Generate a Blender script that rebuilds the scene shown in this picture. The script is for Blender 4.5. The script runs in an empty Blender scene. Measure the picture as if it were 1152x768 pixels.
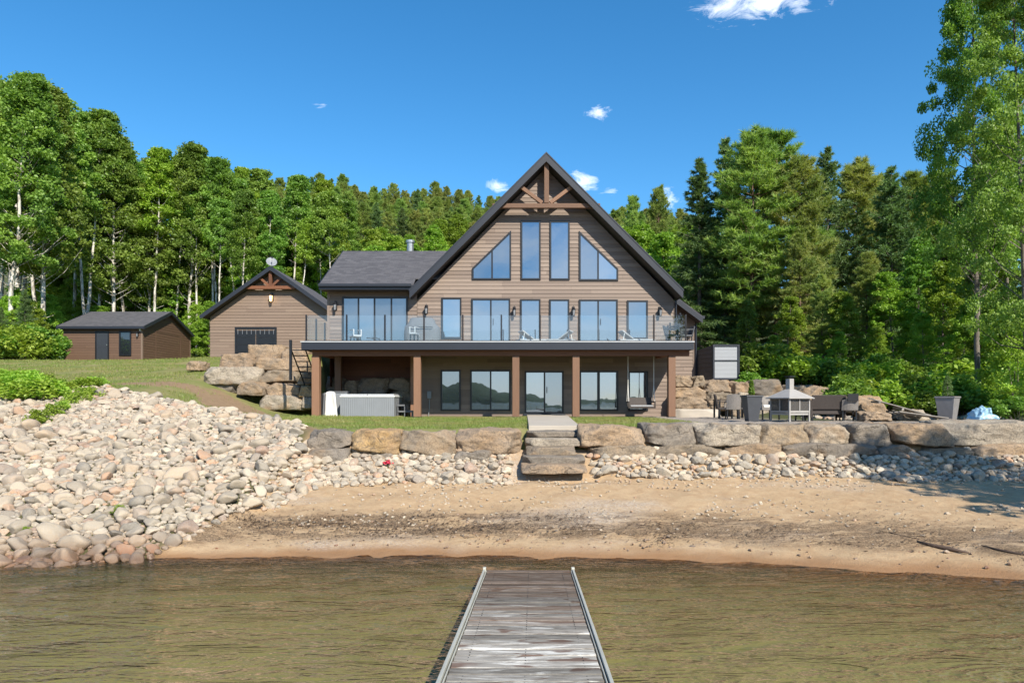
import bpy, math, random
import numpy as np
from mathutils import Vector, Matrix, noise as mn
R = math.radians
rnd = random.Random(7)
scene = bpy.context.scene
COL = scene.collection
CAMZ, HOR, CX, F = 2.3, 452.0, 576.0, 768.0

def P(px, py, Y):
    """where a point seen at (px,py) in the photograph stands, Y metres away"""
    return Vector(((px-CX)*Y/F, Y, CAMZ-(py-HOR)*Y/F))
def PX(px, Y): return (px-CX)*Y/F
def PZ(py, Y): return CAMZ-(py-HOR)*Y/F
def ss(a, b, x):
    t = min(1.0, max(0.0, (x-a)/(b-a))); return t*t*(3-2*t)
def lerp(a, b, t): return a+(b-a)*t
def interp(pts, x):
    if x <= pts[0][0]: return pts[0][1]
    for (a, b), (c, d) in zip(pts, pts[1:]):
        if x <= c: return b+(d-b)*(x-a)/(c-a)
    return pts[-1][1]

# ------------------------------------------------------------------ objects
def tag(o, label=None, cat=None, group=None, kind=None):
    if label: o['label'] = label
    if cat: o['category'] = cat
    if group: o['group'] = group
    if kind: o['kind'] = kind
    return o
def empty(name, loc=(0, 0, 0), label=None, cat=None, group=None, rz=0):
    o = bpy.data.objects.new(name, None); COL.objects.link(o)
    o.location = loc; o.rotation_euler = (0, 0, rz); o.empty_display_size = .2
    return tag(o, label, cat, group)
def copy_tree(o, parent=None):
    c = o.copy(); COL.objects.link(c); c.parent = parent
    for ch in list(o.children): copy_tree(ch, c)
    return c
def set_mesh(name, verts, faces, mats, mi=None, smooth=False):
    me = bpy.data.meshes.new(name)
    me.from_pydata([tuple(v) for v in verts], [], faces)
    for m in (mats if isinstance(mats, (list, tuple)) else [mats]): me.materials.append(m)
    if mi is not None and len(mi) == len(me.polygons): me.polygons.foreach_set('material_index', mi)
    if smooth: me.polygons.foreach_set('use_smooth', [True]*len(me.polygons))
    me.update(); return me
def np_mesh(name, V, nper, mat, smooth=False):
    """V: (N*nper,3) array, every nper vertices are one face"""
    me = bpy.data.meshes.new(name)
    n = len(V); nf = n//nper
    me.vertices.add(n); me.vertices.foreach_set('co', np.ascontiguousarray(V, dtype=np.float32).ravel())
    me.loops.add(n); me.loops.foreach_set('vertex_index', np.arange(n, dtype=np.int32))
    me.polygons.add(nf); me.polygons.foreach_set('loop_start', np.arange(0, n, nper, dtype=np.int32))
    try: me.polygons.foreach_set('loop_total', np.full(nf, nper, dtype=np.int32))
    except Exception: pass
    me.materials.append(mat); me.update(calc_edges=True); me.validate(); return me
def wobj(me, name, parent=None, loc=(0, 0, 0)):
    o = bpy.data.objects.new(name, me); COL.objects.link(o)
    o.location = loc
    if parent: o.parent = parent
    return o

class MB:
    def __init__(s): s.v = []; s.f = []; s.m = []
    def add(s, vs, fs, m=0):
        b = len(s.v); s.v += [Vector(v) for v in vs]
        s.f += [tuple(i+b for i in f) for f in fs]; s.m += [m]*len(fs)
    def box(s, x0, x1, y0, y1, z0, z1, m=0):
        s.add([(x0,y0,z0),(x1,y0,z0),(x1,y1,z0),(x0,y1,z0),(x0,y0,z1),(x1,y0,z1),(x1,y1,z1),(x0,y1,z1)],
              [(0,3,2,1),(4,5,6,7),(0,1,5,4),(1,2,6,5),(2,3,7,6),(3,0,4,7)], m)
    def hexa(s, b, t, m=0):
        s.add(list(b)+list(t), [(0,3,2,1),(4,5,6,7),(0,1,5,4),(1,2,6,5),(2,3,7,6),(3,0,4,7)], m)
    def bar(s, p, q, w, h, up=(0,0,1), m=0):
        p = Vector(p); q = Vector(q); d = (q-p).normalized(); up = Vector(up)
        if abs(d.dot(up)) > .98: up = Vector((0,1,0))
        a = d.cross(up).normalized()*w/2; b = a.cross(d).normalized()*h/2
        c = [-a-b, a-b, a+b, -a+b]
        s.add([p+k for k in c]+[q+k for k in c], [(0,3,2,1),(4,5,6,7),(0,1,5,4),(1,2,6,5),(2,3,7,6),(3,0,4,7)], m)
    def tube(s, pts, rad, n=8, m=0, cap=True):
        pts = [Vector(p) for p in pts]
        if not isinstance(rad, (list, tuple)): rad = [rad]*len(pts)
        b = len(s.v); a0 = None
        for i, p in enumerate(pts):
            d = (pts[min(i+1, len(pts)-1)]-pts[max(i-1, 0)])
            d = d.normalized() if d.length > 1e-9 else Vector((0,0,1))
            if a0 is None:
                a0 = d.cross(Vector((0,1,0)) if abs(d.y) < .9 else Vector((1,0,0))).normalized()
            a0 = (a0-d*a0.dot(d)).normalized(); bb = d.cross(a0)
            for k in range(n):
                t = 2*math.pi*k/n; s.v.append(p+(a0*math.cos(t)+bb*math.sin(t))*rad[i])
        for i in range(len(pts)-1):
            for k in range(n):
                k2 = (k+1) % n
                s.f.append((b+i*n+k, b+i*n+k2, b+(i+1)*n+k2, b+(i+1)*n+k)); s.m.append(m)
        if cap:
            s.f.append(tuple(b+k for k in reversed(range(n)))); s.m.append(m)
            s.f.append(tuple(b+(len(pts)-1)*n+k for k in range(n))); s.m.append(m)
    def lathe(s, c, prof, n=16, m=0):
        s.tube([Vector(c)+Vector((0,0,z)) for r, z in prof], [r for r, z in prof], n, m)
    def prism(s, poly, y0, y1, m=0):
        """poly: (x,z) points seen from the front, extruded from y0 to y1"""
        n = len(poly)
        s.add([(x,y0,z) for x,z in poly]+[(x,y1,z) for x,z in poly],
              [tuple(range(n)), tuple(reversed(range(n,2*n)))]+[(i,n+i,n+(i+1)%n,(i+1)%n) for i in range(n)], m)
    def slab(s, a, b, c, d, th, m=0, ms=None):
        """top face a b c d (counter-clockwise from above), thickness th downwards"""
        dn = Vector((0,0,-th)); T = [Vector(k) for k in (a,b,c,d)]; B = [k+dn for k in T]
        s.add(T+B, [(0,1,2,3)], m)
        s.add(T+B, [(7,6,5,4),(0,4,5,1),(1,5,6,2),(2,6,7,3),(3,7,4,0)], m if ms is None else ms)
    def build(s, name, mats, parent=None, smooth=False, bevel=0):
        org = Vector((0,0,0))
        p = parent; loc = Vector((0,0,0))
        if parent is not None:
            q = parent
            while q is not None: org += q.location; q = q.parent
        else:
            if s.v:
                xs = [v.x for v in s.v]; ys = [v.y for v in s.v]; zs = [v.z for v in s.v]
                org = Vector(((min(xs)+max(xs))/2, (min(ys)+max(ys))/2, min(zs))); loc = org
        me = set_mesh(name, [v-org for v in s.v], s.f, mats, s.m if isinstance(mats, (list, tuple)) else None, smooth)
        import bmesh
        bm = bmesh.new(); bm.from_mesh(me); bmesh.ops.recalc_face_normals(bm, faces=bm.faces); bm.to_mesh(me); bm.free()
        o = wobj(me, name, parent, loc)
        if bevel:
            md = o.modifiers.new('bevel', 'BEVEL'); md.width = bevel; md.segments = 2; md.limit_method = 'ANGLE'
        return o

# ------------------------------------------------------------------ materials
class NT:
    def __init__(s, name):
        s.mat = bpy.data.materials.new(name); s.mat.use_nodes = True
        s.t = s.mat.node_tree; s.n = s.t.nodes; s.n.clear()
        s.out = s.n.new('ShaderNodeOutputMaterial')
    def N(s, typ, ins=None, **kw):
        nd = s.n.new(typ)
        for k, v in kw.items(): setattr(nd, k, v)
        for k, v in (ins or {}).items():
            sock = nd.inputs[k]
            if isinstance(v, bpy.types.NodeSocket): s.t.links.new(v, sock)
            elif isinstance(v, bpy.types.Node): s.t.links.new(v.outputs[0], sock)
            else:
                if isinstance(v, (tuple, list)) and len(v) == 3 and sock.type == 'RGBA': v = (*v, 1)
                sock.default_value = v
        return nd
    def math(s, op, a, b=0.0, clamp=False):
        n = s.N('ShaderNodeMath', {0: a, 1: b}, operation=op); n.use_clamp = clamp; return n.outputs[0]
    def mix(s, fac, a, b, mode='MIX'):
        n = s.N('ShaderNodeMix', None, data_type='RGBA', blend_type=mode)
        for idx, v in ((0, fac), (6, a), (7, b)):
            if isinstance(v, bpy.types.NodeSocket): s.t.links.new(v, n.inputs[idx])
            elif isinstance(v, (int, float)): n.inputs[idx].default_value = v if idx == 0 else (v, v, v, 1)
            else: n.inputs[idx].default_value = (*v[:3], 1)
        return n.outputs[2]
    def ramp(s, fac, stops, interp='LINEAR'):
        n = s.N('ShaderNodeValToRGB', {0: fac}); cr = n.color_ramp; cr.interpolation = interp
        while len(cr.elements) < len(stops): cr.elements.new(0.5)
        for e, (p, c) in zip(cr.elements, stops):
            e.position = p; e.color = (*c[:3], 1) if isinstance(c, (tuple, list)) else (c, c, c, 1)
        return n.outputs[0]
    def noise(s, scale, vec=None, detail=4, rough=.55, dist=0, out=0):
        ins = {'Scale': scale, 'Detail': detail, 'Roughness': rough, 'Distortion': dist}
        if vec is not None: ins['Vector'] = vec
        return s.N('ShaderNodeTexNoise', ins).outputs[out]
    def pos(s): return s.N('ShaderNodeNewGeometry').outputs['Position']
    def obj(s): return s.N('ShaderNodeTexCoord').outputs['Object']
    def rand(s):
        a = s.N('ShaderNodeNewGeometry').outputs['Random Per Island']
        b = s.N('ShaderNodeObjectInfo').outputs['Random']
        return s.math('FRACT', s.math('ADD', a, b))
    def scale(s, vec, sc, rot=(0,0,0)):
        return s.N('ShaderNodeMapping', {'Vector': vec, 'Scale': sc, 'Rotation': rot}).outputs[0]
    def bump(s, h, strength=.5, dist=.02, normal=None):
        ins = {'Height': h, 'Strength': strength, 'Distance': dist}
        if normal is not None: ins['Normal'] = normal
        return s.N('ShaderNodeBump', ins).outputs[0]
    def pbr(s, col, rough=.8, normal=None, metal=0, spec=.4, **kw):
        ins = {'Base Color': col, 'Roughness': rough, 'Metallic': metal, 'Specular IOR Level': spec}
        if normal is not None: ins['Normal'] = normal
        ins.update(kw)
        return s.N('ShaderNodeBsdfPrincipled', ins).outputs[0]
    def done(s, sh): s.t.links.new(sh, s.out.inputs[0]); return s.mat
def hx(h):
    c = [int(h[i:i+2], 16)/255 for i in (0, 2, 4)]
    return tuple(x/12.92 if x <= .04045 else ((x+.055)/1.055)**2.4 for x in c)

M = {}
def simple(key, col, rough=.6, metal=0, var=.12, nscale=3, bump=.15, spec=.4):
    t = NT(key); n = t.noise(nscale, t.obj(), 5)
    c = t.mix(n, tuple(x*(1-var) for x in col), tuple(min(1, x*(1+var)) for x in col))
    fine = t.noise(nscale*14, t.obj(), 3)
    M[key] = t.done(t.pbr(c, rough, t.bump(fine, bump, .004), metal, spec))
simple('dark_metal', (.011,.012,.015), .38, .0, .2)
simple('fascia_metal', (.018,.021,.030), .45, 0, .15, 1.2)
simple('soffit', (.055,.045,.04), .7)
simple('light_trim', (.42,.43,.45), .5)
simple('galvanised', (.36,.38,.38), .38, .7, .2, 6)
simple('aluminium', (.47,.46,.40), .5, .25, .2, 5)
simple('concrete', (.40,.35,.29), .85, 0, .2, 1.5, .4)
simple('white_plastic', (.75,.75,.74), .45)
simple('grey_plastic', (.21,.22,.235), .5, 0, .1)
simple('grey_cover', (.12,.125,.135), .75, 0, .2, 4, .4)
simple('black_fabric', (.025,.025,.028), .85, 0, .2, 8, .4)
simple('white_fabric', (.62,.60,.57), .9, 0, .1, 4, .4)
simple('grey_fabric', (.33,.33,.34), .9, 0, .15, 6, .4)
simple('planter', (.055,.058,.066), .45, 0, .25, 5)
simple('planter_pale', (.20,.19,.195), .5, 0, .25, 5)
simple('wicker_dark', (.050,.040,.036), .7, 0, .35, 20, .8)
simple('wicker_light', (.20,.18,.165), .7, 0, .35, 20, .8)
simple('fire_metal', (.34,.32,.30), .55, .1, .15, 6)
simple('soil', (.05,.035,.025), 1)
simple('red_cloth', (.55,.03,.06), .8)
simple('dark_room', (.012,.013,.016), .6)
simple('curtain', (.20,.21,.23), .9)
simple('battered_door', (.030,.034,.042), .5, 0, .15, 6)

def wood(key, c1, c2, rough=.7, sc=(1,1,1), grain=14):
    t = NT(key); v = t.scale(t.obj(), sc)
    n = t.noise(grain, v, 6, .6, .6); r = t.rand()
    big = t.noise(grain*.12, v, 3)
    c = t.mix(n, c1, c2); c = t.mix(t.math('MULTIPLY', big, .5), c, tuple(x*.55 for x in c1))
    k = t.math('ADD', .72, t.math('MULTIPLY', r, .5))
    c = t.mix(1.0, c, t.N('ShaderNodeCombineColor', {0: k, 1: k, 2: k}).outputs[0], 'MULTIPLY')
    M[key] = t.done(t.pbr(c, rough, t.bump(n, .35, .006)))
wood('cedar_post', (.26,.14,.08), (.16,.08,.048), .55, (3,3,.25))
wood('cedar_beam', (.20,.075,.032), (.11,.042,.02), .6, (.25,3,3))
wood('truss_wood', (.24,.125,.07), (.13,.07,.042), .65, (.6,.6,.6))
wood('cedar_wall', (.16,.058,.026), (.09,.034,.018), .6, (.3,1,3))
wood('plank_pale', (.42,.38,.33), (.27,.24,.21), .85, (.3,3,3))

def siding_mat(key, c1, c2, c3):
    t = NT(key); p = t.obj(); r = t.rand()
    st = t.noise(7, t.scale(p, (.35,.35,6)), 5, .6, .3)
    c = t.ramp(r, [(0, c1), (.35, c2), (.7, c3), (1, c1)])
    c = t.mix(t.math('MULTIPLY', st, .7), c, tuple(x*.62 for x in c1))
    big = t.noise(.5, p, 3)
    c = t.mix(t.math('MULTIPLY', big, .3), c, c3)
    M[key] = t.done(t.pbr(c, .62, t.bump(st, .25, .004)))
siding_mat('siding', (.215,.158,.125), (.31,.235,.185), (.175,.127,.10))
siding_mat('siding_garage', (.22,.155,.115), (.25,.18,.133), (.185,.128,.095))
siding_mat('siding_shed', (.125,.072,.046), (.14,.082,.052), (.115,.066,.042))

def shingle():
    t = NT('shingles'); p = t.obj()
    br = t.N('ShaderNodeTexBrick', {'Vector': p, 'Scale': 1.0, 'Color1': (0,0,0,1), 'Color2': (1,1,1,1), 'Mortar': (.0,.0,.0,1),
        'Mortar Size': .008, 'Brick Width': .32, 'Row Height': .15, 'Bias': 0.0})
    n = t.noise(9, p, 5); n2 = t.noise(60, p, 3)
    c = t.mix(br.outputs[0], (.045,.045,.052), (.105,.102,.11))
    c = t.mix(t.math('MULTIPLY', n, .5), c, (.13,.12,.125))
    c = t.mix(t.math('MULTIPLY', n2, .4), c, (.035,.035,.04))
    M['shingles'] = t.done(t.pbr(c, .9, t.bump(t.math('ADD', br.outputs[0], n2), .6, .012)))
shingle()

def glass_reflect(key, base, refl=.5):
    t = NT(key)
    w = t.noise(1.4, t.obj(), 2)
    nb = t.bump(w, .05, .02)
    a = t.pbr(base, .25, None, 0, .3)
    g = t.N('ShaderNodeBsdfGlossy', {'Color': (.72,.86,1,1), 'Roughness': .012, 'Normal': nb}).outputs[0]
    lw = t.N('ShaderNodeFresnel', {'IOR': 1.5}).outputs[0]
    rv = t.math('ADD', .68, t.math('MULTIPLY', t.N('ShaderNodeObjectInfo').outputs['Random'], .55))
    fac = t.math('MULTIPLY', t.math('ADD', t.math('MULTIPLY', lw, .6), refl, True), rv, True)
    M[key] = t.done(t.N('ShaderNodeMixShader', {0: fac, 1: a, 2: g}).outputs[0])
glass_reflect('window_glass', (.02,.028,.038), .27)
glass_reflect('dark_glass', (.012,.014,.018), .06)
def clear_glass():
    t = NT('railing_glass')
    g = t.N('ShaderNodeBsdfGlossy', {'Color': (.9,.95,1,1), 'Roughness': .01}).outputs[0]
    tr = t.N('ShaderNodeBsdfTransparent', {'Color': (.95,.975,.98,1)}).outputs[0]
    M['railing_glass'] = t.done(t.N('ShaderNodeMixShader', {0: .045, 1: tr, 2: g}).outputs[0])
    t = NT('frosted_panel')
    d = t.pbr((.30,.31,.33), .35)
    M['frosted_panel'] = t.done(d)
clear_glass()
def lamp_mat():
    t = NT('lamp_glow'); M['lamp_glow'] = t.done(t.N('ShaderNodeEmission', {'Color': (1,.62,.25,1), 'Strength': 4}).outputs[0])
lamp_mat()
def mesh_screen():
    t = NT('wire_mesh')
    v = t.N('ShaderNodeTexCoord').outputs['Object']
    ck = t.N('ShaderNodeTexChecker', {'Vector': v, 'Scale': 90}).outputs[1]
    d = t.pbr((.12,.11,.10), .6, None, .4)
    tr = t.N('ShaderNodeBsdfTransparent').outputs[0]
    M['wire_mesh'] = t.done(t.N('ShaderNodeMixShader', {0: .62, 1: tr, 2: d}).outputs[0])
mesh_screen()
def tarp():
    t = NT('blue_plastic'); n = t.noise(6, t.obj(), 4)
    M['blue_plastic'] = t.done(t.pbr(t.mix(n, (.16,.36,.52), (.45,.60,.70)), .28, t.bump(n, .6, .03)))
tarp()

def stone(key, ramp_stops, blocky=False, wet=False):
    t = NT(key); p = t.obj(); r = t.rand()
    off = t.N('ShaderNodeVectorMath', {0: p, 1: t.N('ShaderNodeCombineXYZ', {0: t.math('MULTIPLY', r, 37), 1: t.math('MULTIPLY', r, 11)}).outputs[0]}, operation='ADD').outputs[0]
    warp = t.N('ShaderNodeVectorMath', {0: off, 1: t.N('ShaderNodeVectorMath', {0: t.noise(2.5, off, 4, out=1), 'Scale': .45}, operation='SCALE').outputs[0]}, operation='ADD').outputs[0]
    base = t.ramp(r, ramp_stops)
    n = t.noise(2.2 if blocky else 7, off, 6, .6, .4); n2 = t.noise(26 if blocky else 50, off, 5, .7)
    c = t.mix(t.math('MULTIPLY', t.ramp(n, [(.35, 0), (.65, 1)]), .6), base, tuple([.27,.215,.16] if blocky else [.40,.36,.31]))
    c = t.mix(t.math('MULTIPLY', t.ramp(n2, [(.45, 0), (.62, 1)]), .6 if blocky else .4), c, (.09,.075,.06))
    if blocky:
        st = t.noise(3, t.scale(warp, (.9,.9,1.6)), 8, .75, .3)
        vd = t.N('ShaderNodeTexVoronoi', {'Vector': t.scale(warp, (.8,.8,1.7)), 'Scale': 1.7}, feature='DISTANCE_TO_EDGE').outputs[0]
        crack = t.ramp(vd, [(0, 1), (.035, 0)])
        crack = t.math('MULTIPLY', crack, t.ramp(t.noise(1.6, off, 3), [(.52, 0), (.62, 1)]))
        c = t.mix(t.math('MULTIPLY', crack, .45), c, (.06,.05,.04))
        c = t.mix(t.math('MULTIPLY', t.ramp(st, [(.48, 0), (.62, 1)]), .5), c, (.11,.095,.08))
        ru = t.noise(1.1, off, 3); c = t.mix(t.math('MULTIPLY', t.ramp(ru, [(.55, 0), (.7, 1)]), .45), c, (.33,.19,.08))
    rough = .85
    if wet:
        c = t.N('ShaderNodeHueSaturation', {'Saturation': .82, 'Value': .98, 'Color': t.mix(1.0, c, (1.02,1.0,.93), 'MULTIPLY')}).outputs[0]
        z = t.N('ShaderNodeSeparateXYZ', {0: t.pos()}).outputs[2]
        zz = t.math('ADD', z, t.math('MULTIPLY', t.noise(1.5, t.pos(), 3), .25))
        w = t.ramp(zz, [(.16, 1), (.42, 0)])
        c = t.mix(t.math('MULTIPLY', w, .8), c, t.mix(1.0, c, (.42,.25,.16), 'MULTIPLY'))
        rough = t.math('SUBTRACT', .85, t.math('MULTIPLY', w, .5))
    h = t.math('ADD', t.math('MULTIPLY', n, 2.0), n2)
    if blocky: h = t.math('SUBTRACT', t.math('ADD', h, st), t.math('MULTIPLY', crack, 1.2))
    M[key] = t.done(t.pbr(c, rough, t.bump(h, .55, .05 if blocky else .015)))
stone('boulder', [(0,(0.224,0.171,0.115)),(.2,(0.320,0.236,0.147)),(.4,(0.192,0.152,0.108)),(.6,(0.352,0.266,0.175)),(.8,(0.248,0.186,0.126)),(1,(0.224,0.171,0.115))], True)
stone('boulder_tan', [(0,(.50,.32,.13)),(1,(.46,.29,.12))], True)
stone('boulder_warm', [(0,(0.344,0.232,0.144)),(.5,(0.396,0.272,0.166)),(1,(0.310,0.216,0.137))], True)
stone('boulder_grey', [(0,(0.185,0.158,0.130)),(.5,(0.237,0.202,0.164)),(1,(0.148,0.126,0.105))], True)
stone('boulder_pale', [(0,(0.423,0.357,0.274)),(1,(0.378,0.322,0.249))], True)
stone('rock', [(0,(0.488,0.380,0.258)),(.12,(0.286,0.220,0.152)),(.22,(0.572,0.450,0.304)),(.32,(0.329,0.260,0.189)),(.42,(0.488,0.320,0.175)),(.50,(0.519,0.410,0.285)),(.58,(0.191,0.160,0.129)),(.66,(0.636,0.520,0.377)),(.74,(0.403,0.270,0.166)),(.79,(0.488,0.220,0.074)),(.83,(0.530,0.420,0.294)),(.90,(0.254,0.215,0.170)),(.95,(0.350,0.180,0.101)),(1,(0.477,0.370,0.258))], False, True)

def bark(key, c1, c2, sc):
    t = NT(key); n = t.noise(sc, t.scale(t.obj(), (1,1,.35)), 5, .65); n2 = t.noise(1.3, t.obj(), 3)
    c = t.ramp(n, [(.38, c2), (.55, c1)]); c = t.mix(t.math('MULTIPLY', n2, .4), c, c2)
    M[key] = t.done(t.pbr(c, .85, t.bump(n, .6, .02)))
bark('birch_bark', (.72,.68,.60), (.12,.10,.08), 5)
bark('grey_bark', (.21,.18,.15), (.08,.065,.05), 6)
bark('pine_bark', (.24,.15,.10), (.09,.06,.045), 6)

def leaf(key, a, b, c_, trans=.35, scale=.35):
    t = NT(key)
    ri = t.N('ShaderNodeNewGeometry').outputs['Random Per Island']
    ro = t.N('ShaderNodeObjectInfo').outputs['Random']
    n = t.noise(scale, t.obj(), 2)
    c = t.mix(ri, a, b); c = t.mix(t.ramp(n, [(.4, 0), (.62, 1)]), c, c_)
    hs = t.N('ShaderNodeHueSaturation', {'Hue': t.math('ADD', .485, t.math('MULTIPLY', ro, .03)), 'Saturation': 1.0,
             'Value': t.math('ADD', .80, t.math('MULTIPLY', ro, .42)), 'Color': c}).outputs[0]
    d = t.N('ShaderNodeBsdfDiffuse', {'Color': hs}).outputs[0]
    tr = t.N('ShaderNodeBsdfTranslucent', {'Color': t.mix(1.0, hs, (1.15,1.2,.5), 'MULTIPLY')}).outputs[0]
    gl = t.N('ShaderNodeBsdfGlossy', {'Color': (.9,.9,.9,1), 'Roughness': .45}).outputs[0]
    m = t.N('ShaderNodeMixShader', {0: trans, 1: d, 2: tr}).outputs[0]
    M[key] = t.done(t.N('ShaderNodeMixShader', {0: .018, 1: m, 2: gl}).outputs[0])
leaf('leaf_aspen', (.21,.32,.055), (.30,.42,.085), (.16,.26,.05), .42)
leaf('leaf_maple', (.24,.38,.045), (.33,.46,.06), (.18,.30,.035), .42)
leaf('leaf_deep', (.17,.285,.05), (.25,.37,.065), (.13,.23,.043), .45)
leaf('leaf_lime', (.30,.43,.06), (.38,.50,.08), (.22,.35,.05), .45)
leaf('needle_pine', (.27,.37,.085), (.38,.46,.12), (.20,.30,.07), .42, .5)
leaf('needle_spruce', (.14,.22,.08), (.20,.29,.10), (.11,.18,.07), .35, .5)
leaf('needle_olive', (.32,.36,.10), (.42,.44,.13), (.23,.31,.085), .42, .4)
leaf('needle_blue', (.16,.24,.22), (.22,.30,.27), (.12,.19,.17), .1, 1)
leaf('grass_blade', (.13,.19,.03), (.20,.25,.06), (.25,.235,.08), .3, .8)
# ------------------------------------------------------------------ terrain
def W(x): return interp([(-60,9.0),(-8,10.0),(0,10.25),(3,9.9),(6.6,8.85),(9,7),(12,2.0),(16,-8),(60,-60)], x)
def YB(x): return interp([(-25,21),(-16,21),(-13.3,22),(-10,20.3),(-6.5,17.8),(-4.6,15.9)], x)
def BK(x): return interp([(-25,2.6),(-16,2.55),(-13.3,2.73),(-10,2.3),(-6.5,1.88),(-4.6,1.68)], x)
def grad(x): return interp([(-60,.30),(0,.27),(15,.22),(40,.19),(120,.19)], x)
def H(x, y):
    w = W(x)
    if y < w: return max(-2.6, -(w-y)*.13)
    # right and centre
    def right():
        beach = .70*min(1, (y-w)/(14.3-w))**.95+.36*ss(14.2, 15.3, y) if w < 14 else .9
        up = 1.66
        if x > 7.4:
            a = ss(30.7, 31.2, y)*1.5; b = ss(27, 34, y)*1.6
            up += lerp(a, b, ss(9.6, 12.5, x))
        else: up += 1.5*ss(33, 34, y)
        return lerp(beach, up, ss(15.25, 15.9, y))
    def left():
        yb = YB(x); B = BK(x)
        if y < yb:
            t = max(0, (y-w)/(yb-w)); return B*t**.92
        hill = B+(5.0-B)*ss(yb-4, 48, y)**1.15
        wl = ss(-15, -9, x)
        low = lerp(hill, 1.70+(B-1.70)*(1-ss(yb, yb+3, y)), wl)
        up = lerp(hill, lerp(max(hill, 4.5), 2.6, ss(-9.0, -8.4, x)), wl)
        return lerp(low, up, ss(30.9, 31.5, y))
    if x > -4.2: z = right()
    elif x < -5.0: z = left()
    else: z = lerp(left(), right(), ss(-5.0, -4.2, x))
    if -.1 < x < 1.85 and 14.1 < y < 16.3: z = min(z, .55+(y-14.2)*.45)
    if y > 36:
        pl = lerp(lerp(4.95, 5.2, ss(-24, -19, x)), 3.6, ss(4, 14, x))
        z = lerp(z, pl+max(0, y-44)*.035, ss(38, 46, y))
    if y > 58: z += grad(x)*(min(y, 170)-58)*min(1, (y-58)/20)
    return z
def Hn(x, y):
    z = H(x, y)
    if y > 9: z += .035*mn.noise((x*1.3, y*1.3, 0))+.026*mn.noise((x*3.2, y*3.2, 3))+(.018*mn.noise((x*7, y*7, 6)) if y > W(x)+1 else 0)
    if y > 34: z += .5*mn.noise((x*.12, y*.12, 5))*ss(60, 75, y)
    return z

def axis(segs):
    out = []
    for a, b, st in segs:
        n = max(1, round((b-a)/st)); out += [a+(b-a)*i/n for i in range(n)]
    return out+[segs[-1][1]]
XS = axis([(-320,-60,20),(-60,-18,2),(-18,14,.2),(14,24,.5),(24,60,3),(60,320,20)])
YS = axis([(-60,0,6),(0,8,.5),(8,18,.16),(18,34,.4),(34,62,1.0),(62,180,5),(180,600,60)])
def zone_at(x, y, z):
    """r grass, g gravel/dirt, b forest floor, also painted crevice shade between the bank rocks"""
    g = 0.0
    if x > -4.6:
        if 15.7 < y < 40 and x < 5.6: g = 1.0
        if x >= 5.6 and y > 15.7: g = .12
    else:
        g = ss(YB(x)-.2, YB(x)+.6, y)
    if x < -4.6:       # bare soil patches on the bank
        d = abs((y-(YB(x)+6.2))/2.6); p = (1-min(1, d))*ss(-17, -15, x)*(1-ss(-10.5, -9, x))
        g *= 1-.97*min(1, p*1.9)*max(0, min(1, .85+1.6*mn.noise((x*.5, y*.6, 2))))
        d2 = abs((y-(YB(x)+2.4))/1.5); p2 = (1-min(1, d2))*ss(-12, -10, x)*(1-ss(-7.5, -6, x))
        g *= 1-.9*min(1, p2*1.9)*max(0, min(1, .75+1.5*mn.noise((x*.7, y*.9, 8))))
    f = ss(58, 62, y)
    if x > 9: f = max(f, ss(22, 25, y)*ss(8, 11, x))
    if x < -27: f = max(f, ss(50, 54, y)*ss(27, 34, -x))
    dirt = 0.0
    if x >= 5.6 and y > 15.7: dirt = .75
    if x < -4.6 and y > 9:
        if x < -5.2 or y > 11.1+(x+5.0)*2.4: f = max(f, .9*(1-ss(YB(x)-.5, YB(x), y)))  # dark soil tone paints the crevice shade between the bank rocks
    return g*(1-f), dirt, f
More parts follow.
